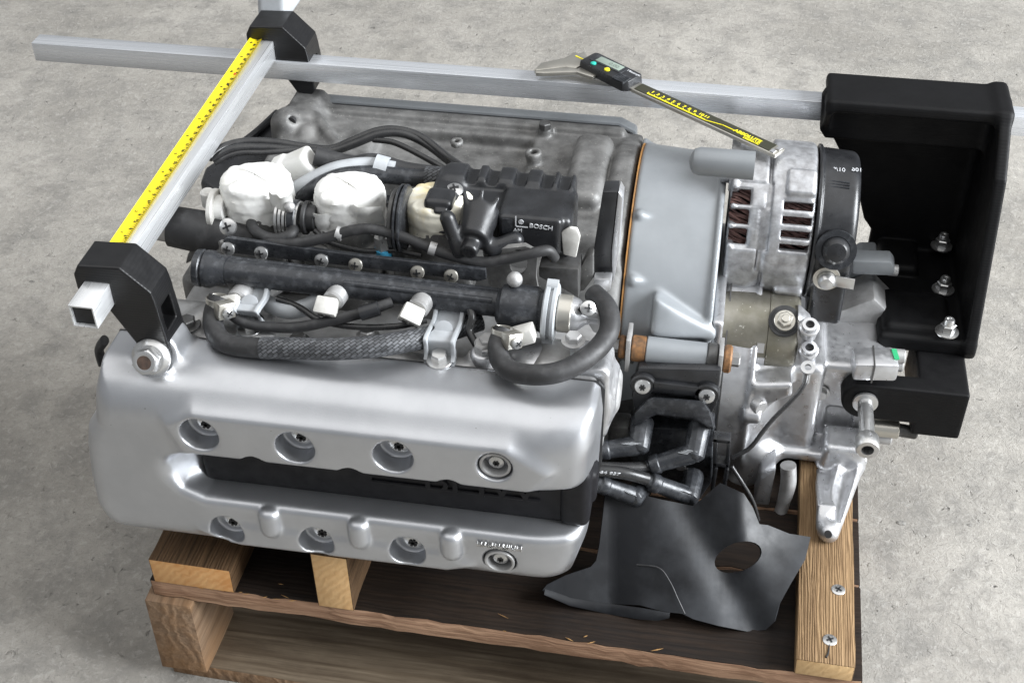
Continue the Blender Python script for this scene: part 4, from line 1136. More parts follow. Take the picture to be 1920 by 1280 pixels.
hose('wire_loom', [(590, 292, -225), (625, 302, -222), (665, 308, -220), (705, 303, -218), (760, 320, -218), (830, 330, -220), (880, 338, -225)], [11, 11, 10, 9, 10, 10, 10], M_rubber)
hose('wire_loom', [(545, 362, -255), (585, 340, -250), (630, 320, -240), (690, 310, -228), (740, 318, -226)], [9, 10, 10, 9, 9], M_lightplastic)
hose('wire_loom', [(560, 375, -262), (600, 348, -258), (650, 330, -248), (720, 328, -236), (780, 334, -230), (830, 332, -226)], [8, 10, 10, 10, 10, 10], M_rail)
p = at(716, 318, y=-228); g = G(); g.ring(p+Vector((-8, 0, 2)), p+Vector((6, 0, -1)), 15, 13); build(g, 'loom_tie', M_lightplastic, eng)
hose('braided_loom', [(800, 331, -230), (850, 333, -232), (900, 340, -236)], 11, M_braid)
# dark end cover and big hose at the left
g = G(); zbox(g, [(524, 204), (505, 218), (470, 252), (420, 288), (384, 312), (374, 338), (395, 352), (425, 372), (470, 330), (520, 300), (530, 240)], -84, -110); ec = build(g, 'end_cover', M_plastic, eng, bevel=6, seg=3)
g = G(); g.tube([at(520, 212, z=-80), at(476, 252, z=-80), at(415, 296, z=-82)], 5, n=10); build(g, 'cover_rib', M_plastic, eng, ec)
A_ = at(322, 424, y=-325); B_ = at(470, 452, y=-325)
g = G(); g.lathe(A_, B_-A_, [(0, 18), (0.5, 22), (30, 23), (95, 23)], 32); build(g, 'coolant_hose', M_rubber, eng)
g = G(); g.lathe(A_-(B_-A_).normalized()*16, B_-A_, [(0, 16), (2, 18), (30, 18)], 32); build(g, 'coolant_pipe', M_castlight, eng)
# small dark clip left of the cover
g = G(); g.tube([at(196, 638, y=-440), at(186, 655, y=-440), at(192, 680, y=-440)], 7, n=12, flat=((1, 0, 0), 0.6)); build(g, 'rubber_clip', M_rubber, eng)
g = G(); pbox(g, [(350, 480), (385, 440), (392, 470), (345, 500)], -345, 20); build(g, 'ribbed_elbow', M_darksteel, eng, bevel=4)

# more of the clutter between rail, head and throttle bodies
hose('small_cable', [(520, 560, -405), (560, 575, -412), (600, 600, -425), (660, 612, -432), (740, 612, -430), (800, 600, -420)], 3.2, M_wire)
hose('small_cable', [(870, 560, -395), (885, 590, -410), (880, 620, -420), (895, 650, -432)], 4.0, M_wire)
hose('overflow_pipe', [(505, 570, -400), (540, 582, -410), (575, 575, -405), (600, 560, -398)], 9.0, M_lightplastic)
for q in ((552, 470), (735, 497), (640, 540)):
    p = at(*q, y=-338); g = G(); g.cyl(p+Vector((0, 6, -22)), p, 8, n=18, ch=1.5); build(g, 'throttle_stop', M_castlight, eng)
hose('small_cable', [(590, 432, -330), (620, 455, -338), (680, 470, -342), (740, 470, -340), (790, 480, -342)], 3.0, M_wire)
hose('small_cable', [(870, 470, -345), (900, 462, -335), (930, 468, -330), (960, 462, -320)], 3.5, M_wire)
for q, y_, r in (((352, 610), -446, 9), ((560, 640), -430, 8), ((690, 630), -428, 8), ((915, 645), -436, 9), ((1075, 640), -430, 8)):
    p = at(*q, y=y_); hexbolt(p, (0, 0, 1), r, 7, eng, None, M_castlight if q[0] > 600 else M_darksteel, washer=r*1.5)
# ================================================================ alternator
AY, AZ, AR = -100.0, -100.0, 90.0
xa0, ph_a = on_drum(1366, 420, AY, AZ, AR)
xs1, _ = on_drum(1432, 420, AY, AZ, AR)
xe, _ = on_drum(1528, 420, AY, AZ, AR)
xcap, _ = on_drum(1612, 420, AY, AZ, AR)
wl = [on_drum(*q, AY, AZ, AR) for q in ((1376, 348), (1402, 466))]
slots = [on_drum(1470, yy_, AY, AZ, AR)[1] for yy_ in (357, 384, 412, 440, 465)]
sx0 = on_drum(1474, 410, AY, AZ, AR)[0]; sx1 = on_drum(1521, 410, AY, AZ, AR)[0]
lwin = [(on_drum(1388, a, AY, AZ, AR)[1], on_drum(1388, b, AY, AZ, AR)[1]) for a, b in ((350, 382), (390, 422), (430, 464))]
lx0 = on_drum(1374, 410, AY, AZ, AR)[0]; lx1 = on_drum(1402, 410, AY, AZ, AR)[0]
def wrap(a): return (a+pi) % (2*pi)-pi
def f_alt(x, y, z):
    ry, rz = y-AY, z-AZ
    rad = np.sqrt(ry*ry+rz*rz); ang = np.arctan2(rz, ry)
    d = cylax(x, y, z, (xa0, AY, AZ), (xs1+1, AY, AZ), AR-2, 3)
    d = smin(d, cylax(x, y, z, (xs1+0.5, AY, AZ), (xe, AY, AZ), AR, 8), 1.0)
    # square shoulders
    d = smin(d, rbox(x, y, z, (xa0, -150, -178), (xa0+62, -60, -30), 6), 6)
    d = smin(d, rbox(x, y, z, (xa0+2, -180, -150), (xs1-6, -150, -60), 8), 8)
    d = np.maximum(d, -(cylax(x, y, z, (xa0+8, AY, AZ), (xe-6, AY, AZ), AR-11, 2)))
    # recessed field with three windows
    def patch(p0, p1, x0, x1, r0):
        am = (p0+p1)/2; hw = abs(wrap(p1-p0))/2*AR
        return np.maximum(ext(np.maximum(np.abs(wrap2(ang-am))*AR-hw, np.abs(x-(x0+x1)/2)-(x1-x0)/2), rad, r0, 140, 1), -0*x)
    def wrap2(a): return (a+np.pi) % (2*np.pi)-np.pi
    d = ssub(d, patch(lwin[0][0]-0.10, lwin[2][1]+0.05, lx0+2, lx0+42, AR-6), 2)
    for p0, p1 in lwin: d = ssub(d, patch(p0, p1, lx0-3, lx0+18, 40), 2)
    for a in slots: d = ssub(d, patch(a-0.058, a+0.058, sx0-4, sx1+1, 40), 2.0)
    # lug blocks on the ends and the split between the two halves
    for a in (2.1, 3.75):
        d = smin(d, rbox(x, ry*cos(a)+rz*sin(a), -ry*sin(a)+rz*cos(a), (xe-34, AR-12, -16), (xe-2, AR+6, 16), 4), 3)
    stp = np.where((ang > 2.45) | (ang < -2.95), 0.0, 8.0)
    seam = np.abs(x-(xs1+stp-4))-1.1
    d = ssub(d, np.maximum(seam, (AR-7)-rad), 0.6)
    return d
alt = sdf(f_alt, (xa0-3, AY-102, AZ-100), (xe+3, AY+102, AZ+100), 2.1, 'alternator', M_alt, eng)
# copper windings seen through the windows
g = G()
rgw = random.Random(9)
for k in range(150):
    a = 2*pi*k/150; r0 = AR-18+rgw.uniform(-2, 2)
    for (x0, x1) in ((lx0-4, lx0+24), (sx0-2, sx0+30)):
        pts = []
        for j in range(4):
            t = j/3; aa = a+0.16*(t-0.5)+rgw.uniform(-.02, .02); rr = r0-5*abs(t-0.5)
            pts.append((x0+(x1-x0)*t, AY+rr*cos(aa), AZ+rr*sin(aa)))
        g.tube(pts, 1.7, n=5, sub=2, cap=False)
cw = build(g, 'copper_winding', M_copper, eng, alt); cw['kind'] = 'stuff'
g = G(); g.cyl((xa0+6, AY, AZ), (xe-4, AY, AZ), AR-26, n=40); build(g, 'rotor', M_dark, eng, alt)
# black end cover
def f_cap(x, y, z):
    d = cylax(x, y, z, (xe+1, AY, AZ), (xcap, AY, AZ), AR-4, 9, AR-7)
    d = ssub(d, rbox(x, y, z, (xe+12, AY-110, AZ-2), (xcap-14, AY-70, AZ+36), 3), 2)     # flat panel
    d = smin(d, rbox(x, y, z, (xe+6, AY-84, AZ-86), (xcap-2, AY-30, AZ-6), 6), 5)
    d = smin(d, cylax(x, y, z, (xe+1, AY, AZ), (xe+6, AY, AZ), AR-1, 1), 1)
    return d
cap = sdf(f_cap, (xe-2, AY-98, AZ-98), (xcap+4, AY+98, AZ+98), 2.1, 'alternator_cap', M_plastic, eng, alt)
for (q, r, m_) in (((1567, 471), 15, M_plastic), ((1549, 525), 10, M_steel)):
    xx, ph = on_drum(*q, AY, AZ, AR); nrm = Vector((0, cos(ph)*0.8-0.25, sin(ph)*0.8+0.2)).normalized(); p = Vector((xx, AY+cos(ph)*(AR-10), AZ+sin(ph)*(AR-10)))
    g = G(); g.lathe(p, nrm, [(0, r*1.5), (8, r*1.45), (9, r), (15, r), (18, r*0.95), (22, r*0.7), (24, 0.1)], 30); build(g, 'terminal', [m_], eng, alt)
    g = G(); g.ring(p+nrm*7, p+nrm*11, r*1.5, r*1.05); build(g, 'terminal_ring', M_rail if r > 12 else M_caliper, eng, alt)
    if r < 12:
        g = G(); g.obox(p+nrm*10+Vector((20, -2, -2)), (1, 0, -0.1), nrm.cross(Vector((1, 0, 0))), nrm, 11, 7, 0.8); build(g, 'spade_tab', M_steel, eng, alt, bevel=0.5)
for k, t in enumerate(('01/98', '106')):
    xx, ph = on_drum((1585, 1617)[k], 323, AY, AZ, AR-6); p = Vector((xx, AY+cos(ph)*(AR-5.4), AZ+sin(ph)*(AR-5.4)))
    tg = Vector((0, sin(ph), -cos(ph)))
    text(t, 8, p, (-1, 0, 0), tg, M_ink, eng, alt, depth=0.3)
g = G()
for k in range(3):
    xx, ph = on_drum(1580, 342+5*k, AY, AZ, AR-6); 
    p0 = Vector((xe+14, AY+cos(ph)*(AR-5.5), AZ+sin(ph)*(AR-5.5))); g.tube([p0+Vector((-4, 0, 0)), p0+Vector((20, 0, 0))], 0.9, n=6, sub=2)
vt = build(g, 'vent_rib', M_rail, eng, alt); vt['kind'] = 'stuff'
g = G(); p = Vector((xa0-14, AY-20, AZ+74)); g.cyl(p, p+Vector((16, 0, 0)), 17, n=28, ch=1); g.box((xa0-4, AY-40, AZ+56), (xa0+6, AY+30, AZ+92)); build(g, 'alternator_lug', M_alt, eng, alt, bevel=1.5)

# ================================================================ starter motor
SY, SZ, SR = -188.0, -196.0, 47.0
st0 = on_drum(1345, 600, SY, SZ, SR)[0]; st1 = on_drum(1462, 600, SY, SZ, SR)[0]; st2 = on_drum(1502, 600, SY, SZ, SR)[0]
g = G(); g.lathe((st0, SY, SZ), (1, 0, 0), [(0, SR), (st1-st0-12, SR), (st1-st0-11.5, SR-0.8), (st1-st0-11, SR+0.2), (st2-st0-8, SR+0.2), (st2-st0-3, SR-2), (st2-st0, SR-7)], 48)
sta = build(g, 'starter_motor', M_starter, eng)
xx, ph = on_drum(1471, 602, SY, SZ, SR); p = Vector((xx, SY+cos(ph)*SR, SZ+sin(ph)*SR)); nn = Vector((0, cos(ph), sin(ph)))
g = G(); g.lathe(p-nn*2, nn, [(0, 18), (4, 18), (4.5, 14), (6, 14)], 28); build(g, 'terminal_washer', M_rubber, eng, sta)
hexbolt(p+nn*3, nn, 9, 8, eng, sta, M_caliper, washer=12, stub=4)
for q in ((1426, 652), (1426, 676)):
    xx, ph = on_drum(*q, SY, SZ, SR); p = Vector((xx, SY+cos(ph)*SR, SZ+sin(ph)*SR)); nn = Vector((0, cos(ph), sin(ph)))
    g = G(); g.obox(p, (1, 0, 0), nn.cross(Vector((1, 0, 0))), nn, 4, 6, 1.2); build(g, 'clip', M_gear, eng, sta)
# bolting ears at the rear of the starter
for q, r in (((1518, 612), 11), ((1517, 655), 11)):
    p = at(*q, y=-232); g = G(); g.cyl(p+Vector((0, 20, -26)), p, r, n=24, ch=1.5); g.ring(p, p+Vector((0, -2, 5)), 8.5, 5); e_ = build(g, 'starter_ear', M_gear, eng, sta)
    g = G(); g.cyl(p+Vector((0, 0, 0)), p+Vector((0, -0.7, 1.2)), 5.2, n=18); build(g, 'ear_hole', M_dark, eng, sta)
g = G(); pbox(g, [(1496, 596), (1520, 618), (1526, 660), (1500, 690), (1488, 690)], -226, 30); build(g, 'starter_bracket', M_gear, eng, sta, bevel=3)

# ================================================================ gearbox
def f_gear(x, y, z):
    d = cylax(x, y, z, (566, -118, -285), (618, -118, -285), 152, 3, 150)
    d = smin(d, cylax(x, y, z, (614, -118, -285), (620, -118, -285), 153, 2), 3)             # rim
    d = smin(d, cylax(x, y, z, (618, -118, -290), (672, -118, -284), 142, 4, 96), 6)
    d = smin(d, rbox(x, y, z, (612, -232, -345), (700, -20, -212), 10), 8)
    d = smin(d, rbox(x, y, z, (672, -204, -338), (766, -60, -228), 7), 6)
    # pivot eye and the raised frame round it
    d = smin(d, cylax(x, y, z, (752, -203, -262), (752, -70, -262), 36, 3), 5)
    d = ssub(d, rbox(x, y, z, (712, -216, -326), (744, -199, -292), 3), 2)
    d = smin(d, rbox(x, y, z, (664, -224, -352), (676, -150, -214), 4), 5)                   # upright web
    d = smin(d, rbox(x, y, z, (612, -240, -352), (766, -120, -338), 4), 6)                   # lower ledge
    # one triangular rib between drum and starter flange
    d = smin(d, ext(poly2(x, z, [(618, -222), (662, -214), (664, -232), (622, -262)]), y, -262, -200, 4), 5)
    d = smin(d, capsule(x, y, z, (622, -266, -262), (660, -240, -236), 5, 4), 4)
    d = smin(d, cylax(x, y, z, (612, -266, -262), (632, -266, -262), 10, 1.5), 5)
    d = smin(d, rbox(x, y, z, (566, -268, -268), (578, -110, -132), 2), 2)
    d = smin(d, capsule(x, y, z, (640, -238, -350), (616, -246, -396), 22, 18), 12)
    return d
gear = sdf(f_gear, (562, -292, -418), (800, -10, -120), 3.0, 'gearbox', M_gear, eng)
g = G(); g.ring((583, -118, -285), (584.5, -118, -285), 158, 140, n=80); build(g, 'gearbox_joint', M_darksteel, eng, gear)
p = at(1418, 758, y=-262); g = G(); g.cyl(p+Vector((-4, 6, 0)), p+Vector((6, -6, 0)), 9, n=24, ch=1); build(g, 'dowel', M_castlight, eng, gear)
for q, yy_ in (((1540, 735), -206), ((1545, 850), -206)):
    hexbolt(at(*q, y=yy_), (0, -1, 0), 7, 6, eng, gear, M_steel, washer=10)
# cross members behind, seen between alternator and tray
g = G(); pbox(g, [(1500, 560), (1612, 478), (1645, 478), (1645, 500), (1560, 570), (1520, 600)], -60, 30); build(g, 'rear_strut', M_bell, eng, gear, bevel=4)
g = G(); pbox(g, [(1530, 600), (1640, 560), (1700, 620), (1690, 690), (1530, 690)], -120, 60); build(g, 'rear_housing', M_castlight, eng, gear, bevel=6)
g = G(); pbox(g, [(1598, 490), (1670, 492), (1678, 503), (1676, 518), (1598, 516)], -95, 22, 3); build(g, 'far_lug', M_bell, eng, gear, bevel=3)
g = G(); p = at(1684, 507, y=-85); g.cyl(p+Vector((-12, 0, 0)), p, 7, n=16, ch=1); build(g, 'far_bolt', M_castlight, eng, gear)
# pale clamp block on the pivot with its two screws
g = G(); zbox(g, [(1598, 650), (1675, 648), (1682, 660), (1688, 686), (1604, 684)], -196, -24); cb = build(g, 'clamp_block', M_gear, eng, gear, bevel=4)
g = G(); zbox(g, [(1636, 647), (1639, 647), (1642, 687), (1639, 687)], -195.5, -24.8); build(g, 'clamp_split', M_darksteel, eng, gear)
g = G(); p = at(1684, 665, y=-205)
for dz in (-2, -14): g.cyl((p.x-8, p.y, p.z+dz), (p.x+8, p.y, p.z+dz), 8.5, n=20, ch=1.5)
build(g, 'clamp_screws', M_castlight, eng, gear)
g = G(); p = at(1679, 664, z=-195.3); g.obox(p, (0.15, -1, 0), (1, 0.15, 0), (0, 0, 1), 9, 2.8, 0.7); build(g, 'green_mark', M_green, eng, gear)
# small sockets under the arm
p = at(1636, 800, y=-215); g = G(); g.cyl(p, p+Vector((30, 0, 0)), 11, n=24, ch=1); build(g, 'brass_fitting', M_caliper, eng, gear)
g = G(); g.cyl(p+Vector((28, 0, 0)), p+Vector((52, 0, -2)), 8, n=24, ch=2); build(g, 'fitting_end', M_darksteel, eng, gear)
p = at(1640, 818, y=-215); g = G(); g.cyl(p, p+Vector((20, 0, 0)), 8, n=24, ch=2); build(g, 'plain_fitting', M_castlight, eng, gear)
# lever and stand leg under the gearbox
def f_leg(x, y, z):
    t = at(1592, 872, y=-240); b = at(1552, 1004, z=-352)
    d = capsule(x, y, z, (t.x, t.y, t.z), (b.x, b.y, b.z+6), 17, 12)
    d = smax(d, plane(x, y, z, (0, 0, -355.5), (0, 0, -1)), 2)
    dr = (b-t).normalized()
    n_ = Vector((1, 0, 0)).cross(dr); c0 = (t+(b-t)*0.12); c1 = (t+(b-t)*0.85)
    o_ = n_*(-15 if n_.y > 0 else 15)
    d = ssub(d, capsule(x, y, z, tuple(c0+o_), tuple(c1+o_), 10), 2)
    d = smin(d, rbox(x, y, z, (t.x-34, -250, t.z-4), (t.x+16, -205, t.z+34), 8), 10)
    d = smin(d, ext(poly2(y, z, [(t.y+40, t.z+10), (t.y-10, t.z-4), (b.y+4, b.z+8), (b.y+26, b.z+22), (t.y+44, t.z-18)]), x, t.x-40, t.x-20, 3), 10)
    return d
b_ = at(1552, 1004, z=-352)
leg = sdf(f_leg, (660, -380, -357), (790, -195, -235), 2.4, 'stand_leg', M_gear, eng)
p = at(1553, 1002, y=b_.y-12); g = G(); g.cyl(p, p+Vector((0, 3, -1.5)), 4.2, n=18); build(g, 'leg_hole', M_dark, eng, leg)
hose('shift_lever', [(1478, 872, -280), (1478, 905, -285), (1468, 945, -292), (1458, 975, -300), (1452, 992, -304)], [11, 11, 9, 9, 9], M_castlight, n=14, flat=((1, 0, 0), 0.85))
g = G(); p = at(1451, 986, y=-306); g.cyl(p, p+Vector((16, 4, -4)), 8, n=18, ch=1); build(g, 'lever_pin', M_castlight, eng)
g = G(); pbox(g, [(1425, 900), (1455, 880), (1440, 960), (1425, 985), (1408, 960)], -290, 40); build(g, 'white_bracket', M_gear, eng, gear, bevel=3)
# thin black cable over the gearbox, with its eyelet
hose('earth_cable', [(1513, 700, -252), (1508, 720, -262), (1490, 745, -272), (1450, 785, -284), (1428, 812, -292), (1405, 840, -300), (1372, 858, -306)], 2.6, M_wire, n=10)
hose('earth_cable', [(1372, 874, -330), (1392, 905, -336), (1412, 940, -340), (1422, 975, -345)], 2.4, M_wire, n=10)
g = G(); p = at(1515, 688, y=-250); g.ring(p+Vector((0, 2, -4)), p+Vector((0, 0, 0)), 8, 4); g.cyl(p+Vector((0, 0, -22)), p+Vector((0, 0, -8)), 4.2, n=14); build(g, 'cable_eyelet', M_castlight, eng)

# ================================================================ ignition coil pack below the bell housing
# pivot sleeve with bushes
pa = at(1212, 655, y=-300); pb = at(1325, 668, y=-300); D2 = (pb-pa).normalized()
g = G(); g.cyl(pa, pb, 15, n=32, ch=1); slv = build(g, 'sleeve', M_bell, eng)
g = G(); g.cyl(pa-D2*16, pa, 14.5, n=28, ch=1.5); build(g, 'bush', M_rust, eng, slv); g = G(); g.cyl(pb, pb+D2*12, 16, n=28, ch=1.5); build(g, 'bush', M_darksteel, eng, slv)
g = G(); g.cyl(pb+D2*18, pb+D2*27, 15.5, n=28, ch=2); build(g, 'washer', M_rust, eng, slv); hexbolt(pb+D2*27, D2, 8, 9, eng, slv, M_steel)
g = G(); g.cyl(pa-D2*30, pa-D2*23, 13, n=28, ch=1.5); build(g, 'washer', M_rust, eng, slv); hexbolt(pa-D2*30, -D2, 7, 9, eng, slv, M_castlight)
g = G(); g.obox(pa-D2*19+Vector((0, -2, 2)), D2, (0, 1, 0), (0, 0, 1), 2.4, 16, 22); build(g, 'hanger', M_castlight, eng, slv, bevel=0.8)
g = G(); g.obox(pb+D2*15+Vector((0, -2, -4)), D2, (0, 1, 0), (0, 0, 1), 2.4, 16, 22); build(g, 'hanger', M_castlight, eng, slv, bevel=0.8)
# coil body: stepped front leaning forward
YC = -325.0
def lvl(pts, y): return ats(pts, y=y)
g = G()
A1 = lvl([(1196, 690), (1352, 694), (1344, 760), (1330, 782), (1190, 772), (1184, 745)], YC)
B1 = [p+Vector((0, 40, 0)) for p in A1]
g.loft(A1, B1); coil = build(g, 'ignition_coil', M_plastic, eng, bevel=3)
g = G(); g.loft(lvl([(1222, 716), (1318, 728), (1318, 744), (1222, 734)], YC-6), lvl([(1215, 706), (1326, 718), (1326, 752), (1216, 742)], YC+4)); build(g, 'coil_panel', M_plastic, eng, coil, bevel=1.5)
g = G(); g.loft(lvl([(1190, 774), (1214, 750), (1222, 745), (1318, 752), (1330, 770), (1338, 800), (1338, 805), (1300, 785), (1230, 776), (1188, 800)], YC-16), lvl([(1186, 770), (1214, 740), (1222, 738), (1318, 746), (1334, 765), (1342, 800), (1340, 805), (1300, 790), (1230, 780), (1184, 800)], YC+30)); build(g, 'coil_hood', M_rail, eng, coil, bevel=2)
for q in ((1205, 723), (1325, 741)):
    p = at(*q, y=YC-6); g = G(); g.cyl(p+Vector((0, 10, 0)), p, 14, n=24, ch=1.5); build(g, 'screw_boss', M_plastic, eng, coil); screw_head(p+Vector((0, -0.3, 0)), (0, -0.95, 0.3), 9, eng, coil, [M_steel, M_dark], torx=True, h=4)
g = G(); pbox(g, [(1180, 800), (1338, 806), (1334, 905), (1310, 940), (1185, 915)], YC+6, 30); build(g, 'coil_back', M_rail, eng, coil, bevel=2)
# spark plug boots: elbow out of the coil, then along its lead
def boot(top, knee, end, r=15.0, y=-338, y2=-352, y3=-362, lead=None):
    a = at(*top, y=y+14); b = at(*knee, y=y2); c = at(*end, y=y3)
    g = G(); d1 = (b-a).normalized(); d2 = (c-b).normalized()
    g.lathe(a, d1, [(0, r), (3, r+0.8), ((b-a).length*0.75, r), ((b-a).length+5, r*0.95), ((b-a).length+9, r*0.6), ((b-a).length+10, 0.1)], 12)
    g.lathe(b-d2*2, d2, [(0, r*0.75), (6, r*0.92), (20, r*0.86), ((c-b).length*0.72, r*0.8), ((c-b).length*0.74, r*0.92), ((c-b).length*0.9, r*0.88), ((c-b).length*0.92, r*0.6), ((c-b).length, r*0.5)], 16)
    bt = build(g, 'plug_boot', M_rail, eng, coil, bevel=0.7)
    g = G()
    for k in range(4): 
        q = b+d2*(3+k*3.2)-d1*(r*0.75)*0+Vector((0, -0.55, 0.83))*(r*0.88); g.obox(q, d1.cross(Vector((0, -0.55, 0.83))), d2, Vector((0, -0.55, 0.83)), 6, 0.7, 1.4)
    rb_ = build(g, 'grip_ribs', M_lightplastic, eng, coil); rb_['kind'] = 'stuff'
    if lead: hose('ignition_lead', [(end[0]+6, end[1], y3)]+lead, 7.0, M_wire)
boot((1205, 786), (1198, 834), (1116, 846), 12.5)
boot((1312, 795), (1302, 848), (1208, 876), 12.5, lead=[(1170, 878, -372), (1112, 876, -380)])
boot((1300, 888), (1292, 930), (1208, 898), 12, y=-350, y2=-368, y3=-378, lead=[(1165, 886, -385), (1108, 882, -388)])
boot((1210, 905), (1190, 930), (1115, 903), 11.5, y=-375, y2=-390, y3=-398)
# printed number on the lead
o = at(1118, 884, y=-398); e = at(1160, 889, y=-394); text('464 937', 8.0, o+Vector((0, -5.5, 4.0)), e-o, (0, -0.3, 1), M_ink, eng, coil, depth=0.3, bold=0.01)
p = at(1276, 876, y=-334); g = G(); g.cyl(p+Vector((0, 8, 0)), p, 6, n=20, ch=1); build(g, 'rivet', M_steel, eng, coil)
# plastic frame with a square window right of the coil
g = G()
for quad in ([(1336, 822), (1370, 826), (1369, 832), (1336, 829)], [(1337, 867), (1367, 871), (1366, 877), (1336, 874)], [(1337, 822), (1345, 823), (1344, 874), (1336, 873)], [(1363, 826), (1370, 827), (1367, 877), (1360, 876)]):
    pbox(g, quad, -340, 14)
for quad in ([(1340, 878), (1346, 879), (1338, 925), (1332, 922)], [(1362, 880), (1367, 881), (1358, 932), (1352, 930)]): pbox(g, quad, -342, 22)
fm = build(g, 'cable_guide', M_plastic, eng, coil, bevel=0.8); fm['kind'] = 'stuff'
# casting seen in the gap between head and coil
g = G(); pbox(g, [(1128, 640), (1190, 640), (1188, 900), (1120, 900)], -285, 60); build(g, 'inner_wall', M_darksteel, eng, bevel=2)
g = G(); pbox(g, [(1140, 800), (1180, 802), (1180, 850), (1140, 848)], -310, 30); build(g, 'inner_lug', M_cast, eng, bevel=4)

# ================================================================ loose rubber mud guard hanging from the coil down to the deck
sh = Thing('rubber_guard', 'dusty black rubber guard sheet with an oval hole, draped onto the pallet deck', 'rubber guard', (560, -440, -380), empty=True)
def gd(px, py):
    t = (py-900)/280.0
    y = -376-116*t + 6*((px-1260)/240)**2*(0.6) - 5*sin((px-1100)/90.0)*max(0, min(1, t))
    # fold towards the right wing and the left toe
    y += 46*max(0.0, (px-1390)/130.0)*(1.0-max(0, min(1, (py-960)/170.0)))
    y -= 24*max(0.0, (1150-px)/130.0)
    y += 10*math.exp(-((px-1320-(py-1000)*0.55)**2)/1800.0)
    return y
OUT = [(1135, 922), (1168, 918), (1240, 936), (1300, 948), (1350, 905), (1395, 925), (1412, 952), (1424, 982), (1440, 984), (1480, 1000), (1520, 1006), (1510, 1048), (1485, 1090), (1462, 1130), (1452, 1165), (1436, 1180), (1400, 1183), (1345, 1172), (1300, 1160), (1280, 1150), (1245, 1146), (1200, 1134), (1140, 1131), (1080, 1128), (1030, 1116), (1017, 1106), (1026, 1095), (1060, 1078), (1108, 1062), (1118, 1050), (1124, 1020), (1130, 970)]
hole = [(1384+46*cos(a)*cos(-0.35)-27*sin(a)*sin(-0.35), 1044+46*cos(a)*sin(-0.35)+27*sin(a)*cos(-0.35)) for a in [2*pi*i/24 for i in range(24)]]
gs = sheet(OUT, [hole], gd, 11, 'sheet', M_shield, sh, thick=3.0)
# folded lip along the lower left edge
lip = [(1022, 1112), (1070, 1128), (1140, 1140), (1200, 1148), (1235, 1154), (1256, 1156)]
g = G(); Vv = []; Ff = []
for i, q in enumerate(lip):
    a = at(q[0], q[1]-8, y=gd(q[0], q[1]-8)-1); w = [1, 5, 8, 10, 7, 0.5][i]
    for j, (dy, dz) in enumerate(((0, 0), (-5, -w*0.4), (-7, -w))): Vv.append((a.x, a.y+dy, a.z+dz))
for i in range(len(lip)-1):
    for j in range(2): Ff.append((i*3+j, (i+1)*3+j, (i+1)*3+j+1, i*3+j+1))
g.add(Vv, Ff); k = len(Vv); g.add([(x, y+2, z-1) for (x, y, z) in Vv], [tuple(reversed(f)) for f in Ff]); build(g, 'folded_lip', M_shield, sh, smooth=60)
g = G(); cr = [(1194, 1058), (1235, 1064), (1256, 1090), (1270, 1120), (1284, 1150)]; g.tube([at(x, y, y=gd(x, y)-1.6) for x, y in cr], 0.9, n=6); build(g, 'crease', M_rubber, sh)
# ================================================================ measuring frame: rail, cross tube, printed brackets
T = 25.0
def square_tube(name, label, lo, hi, axis, m_, wall=2.0, plug=None):
    c = tuple((lo[i]+hi[i])/2 for i in range(3)); th = Thing(name, label, 'tube' if axis == 'y' else 'rail', (c[0], c[1], lo[2]))
    g = G(); i = 0 if axis == 'x' else 1; j = 1-i
    def ringp(t, ins):
        P = []
        for (u, v) in ((0, 0), (1, 0), (1, 1), (0, 1)):
            p = [0, 0, 0]; p[i] = t; p[j] = lo[j]+ins if u == 0 else hi[j]-ins; p[2] = lo[2]+ins if v == 0 else hi[2]-ins; P.append(tuple(p))
        return P
    V = ringp(lo[i], 0)+ringp(hi[i], 0)+ringp(lo[i], wall)+ringp(hi[i], wall); F = []
    for k in range(4):
        k2 = (k+1) % 4
        F += [(k, k2, 4+k2, 4+k), (8+k2, 8+k, 12+k, 12+k2), (k2, k, 8+k, 8+k2), (4+k, 4+k2, 12+k2, 12+k)]
    g.add(V, F); o = build(g, 'profile', m_, th, bevel=0.7)
    return th
# rail along the far side
square_tube('aluminium_rail', 'long square aluminium rail running behind the engine', (at(58, 80, y=0).x, 0, -T), (1010, T, 0), 'x', M_alux)
tube_th = square_tube('aluminium_tube', 'square aluminium cross tube reaching over the left end of the engine', (-T, -537, 0), (0, T-3, T), 'y', M_aluy)
g = G(); g.box((-T+2.2, -533, 2.2), (-2.2, -530, T-2.2)); build(g, 'dark_plug', M_dark, tube_th)
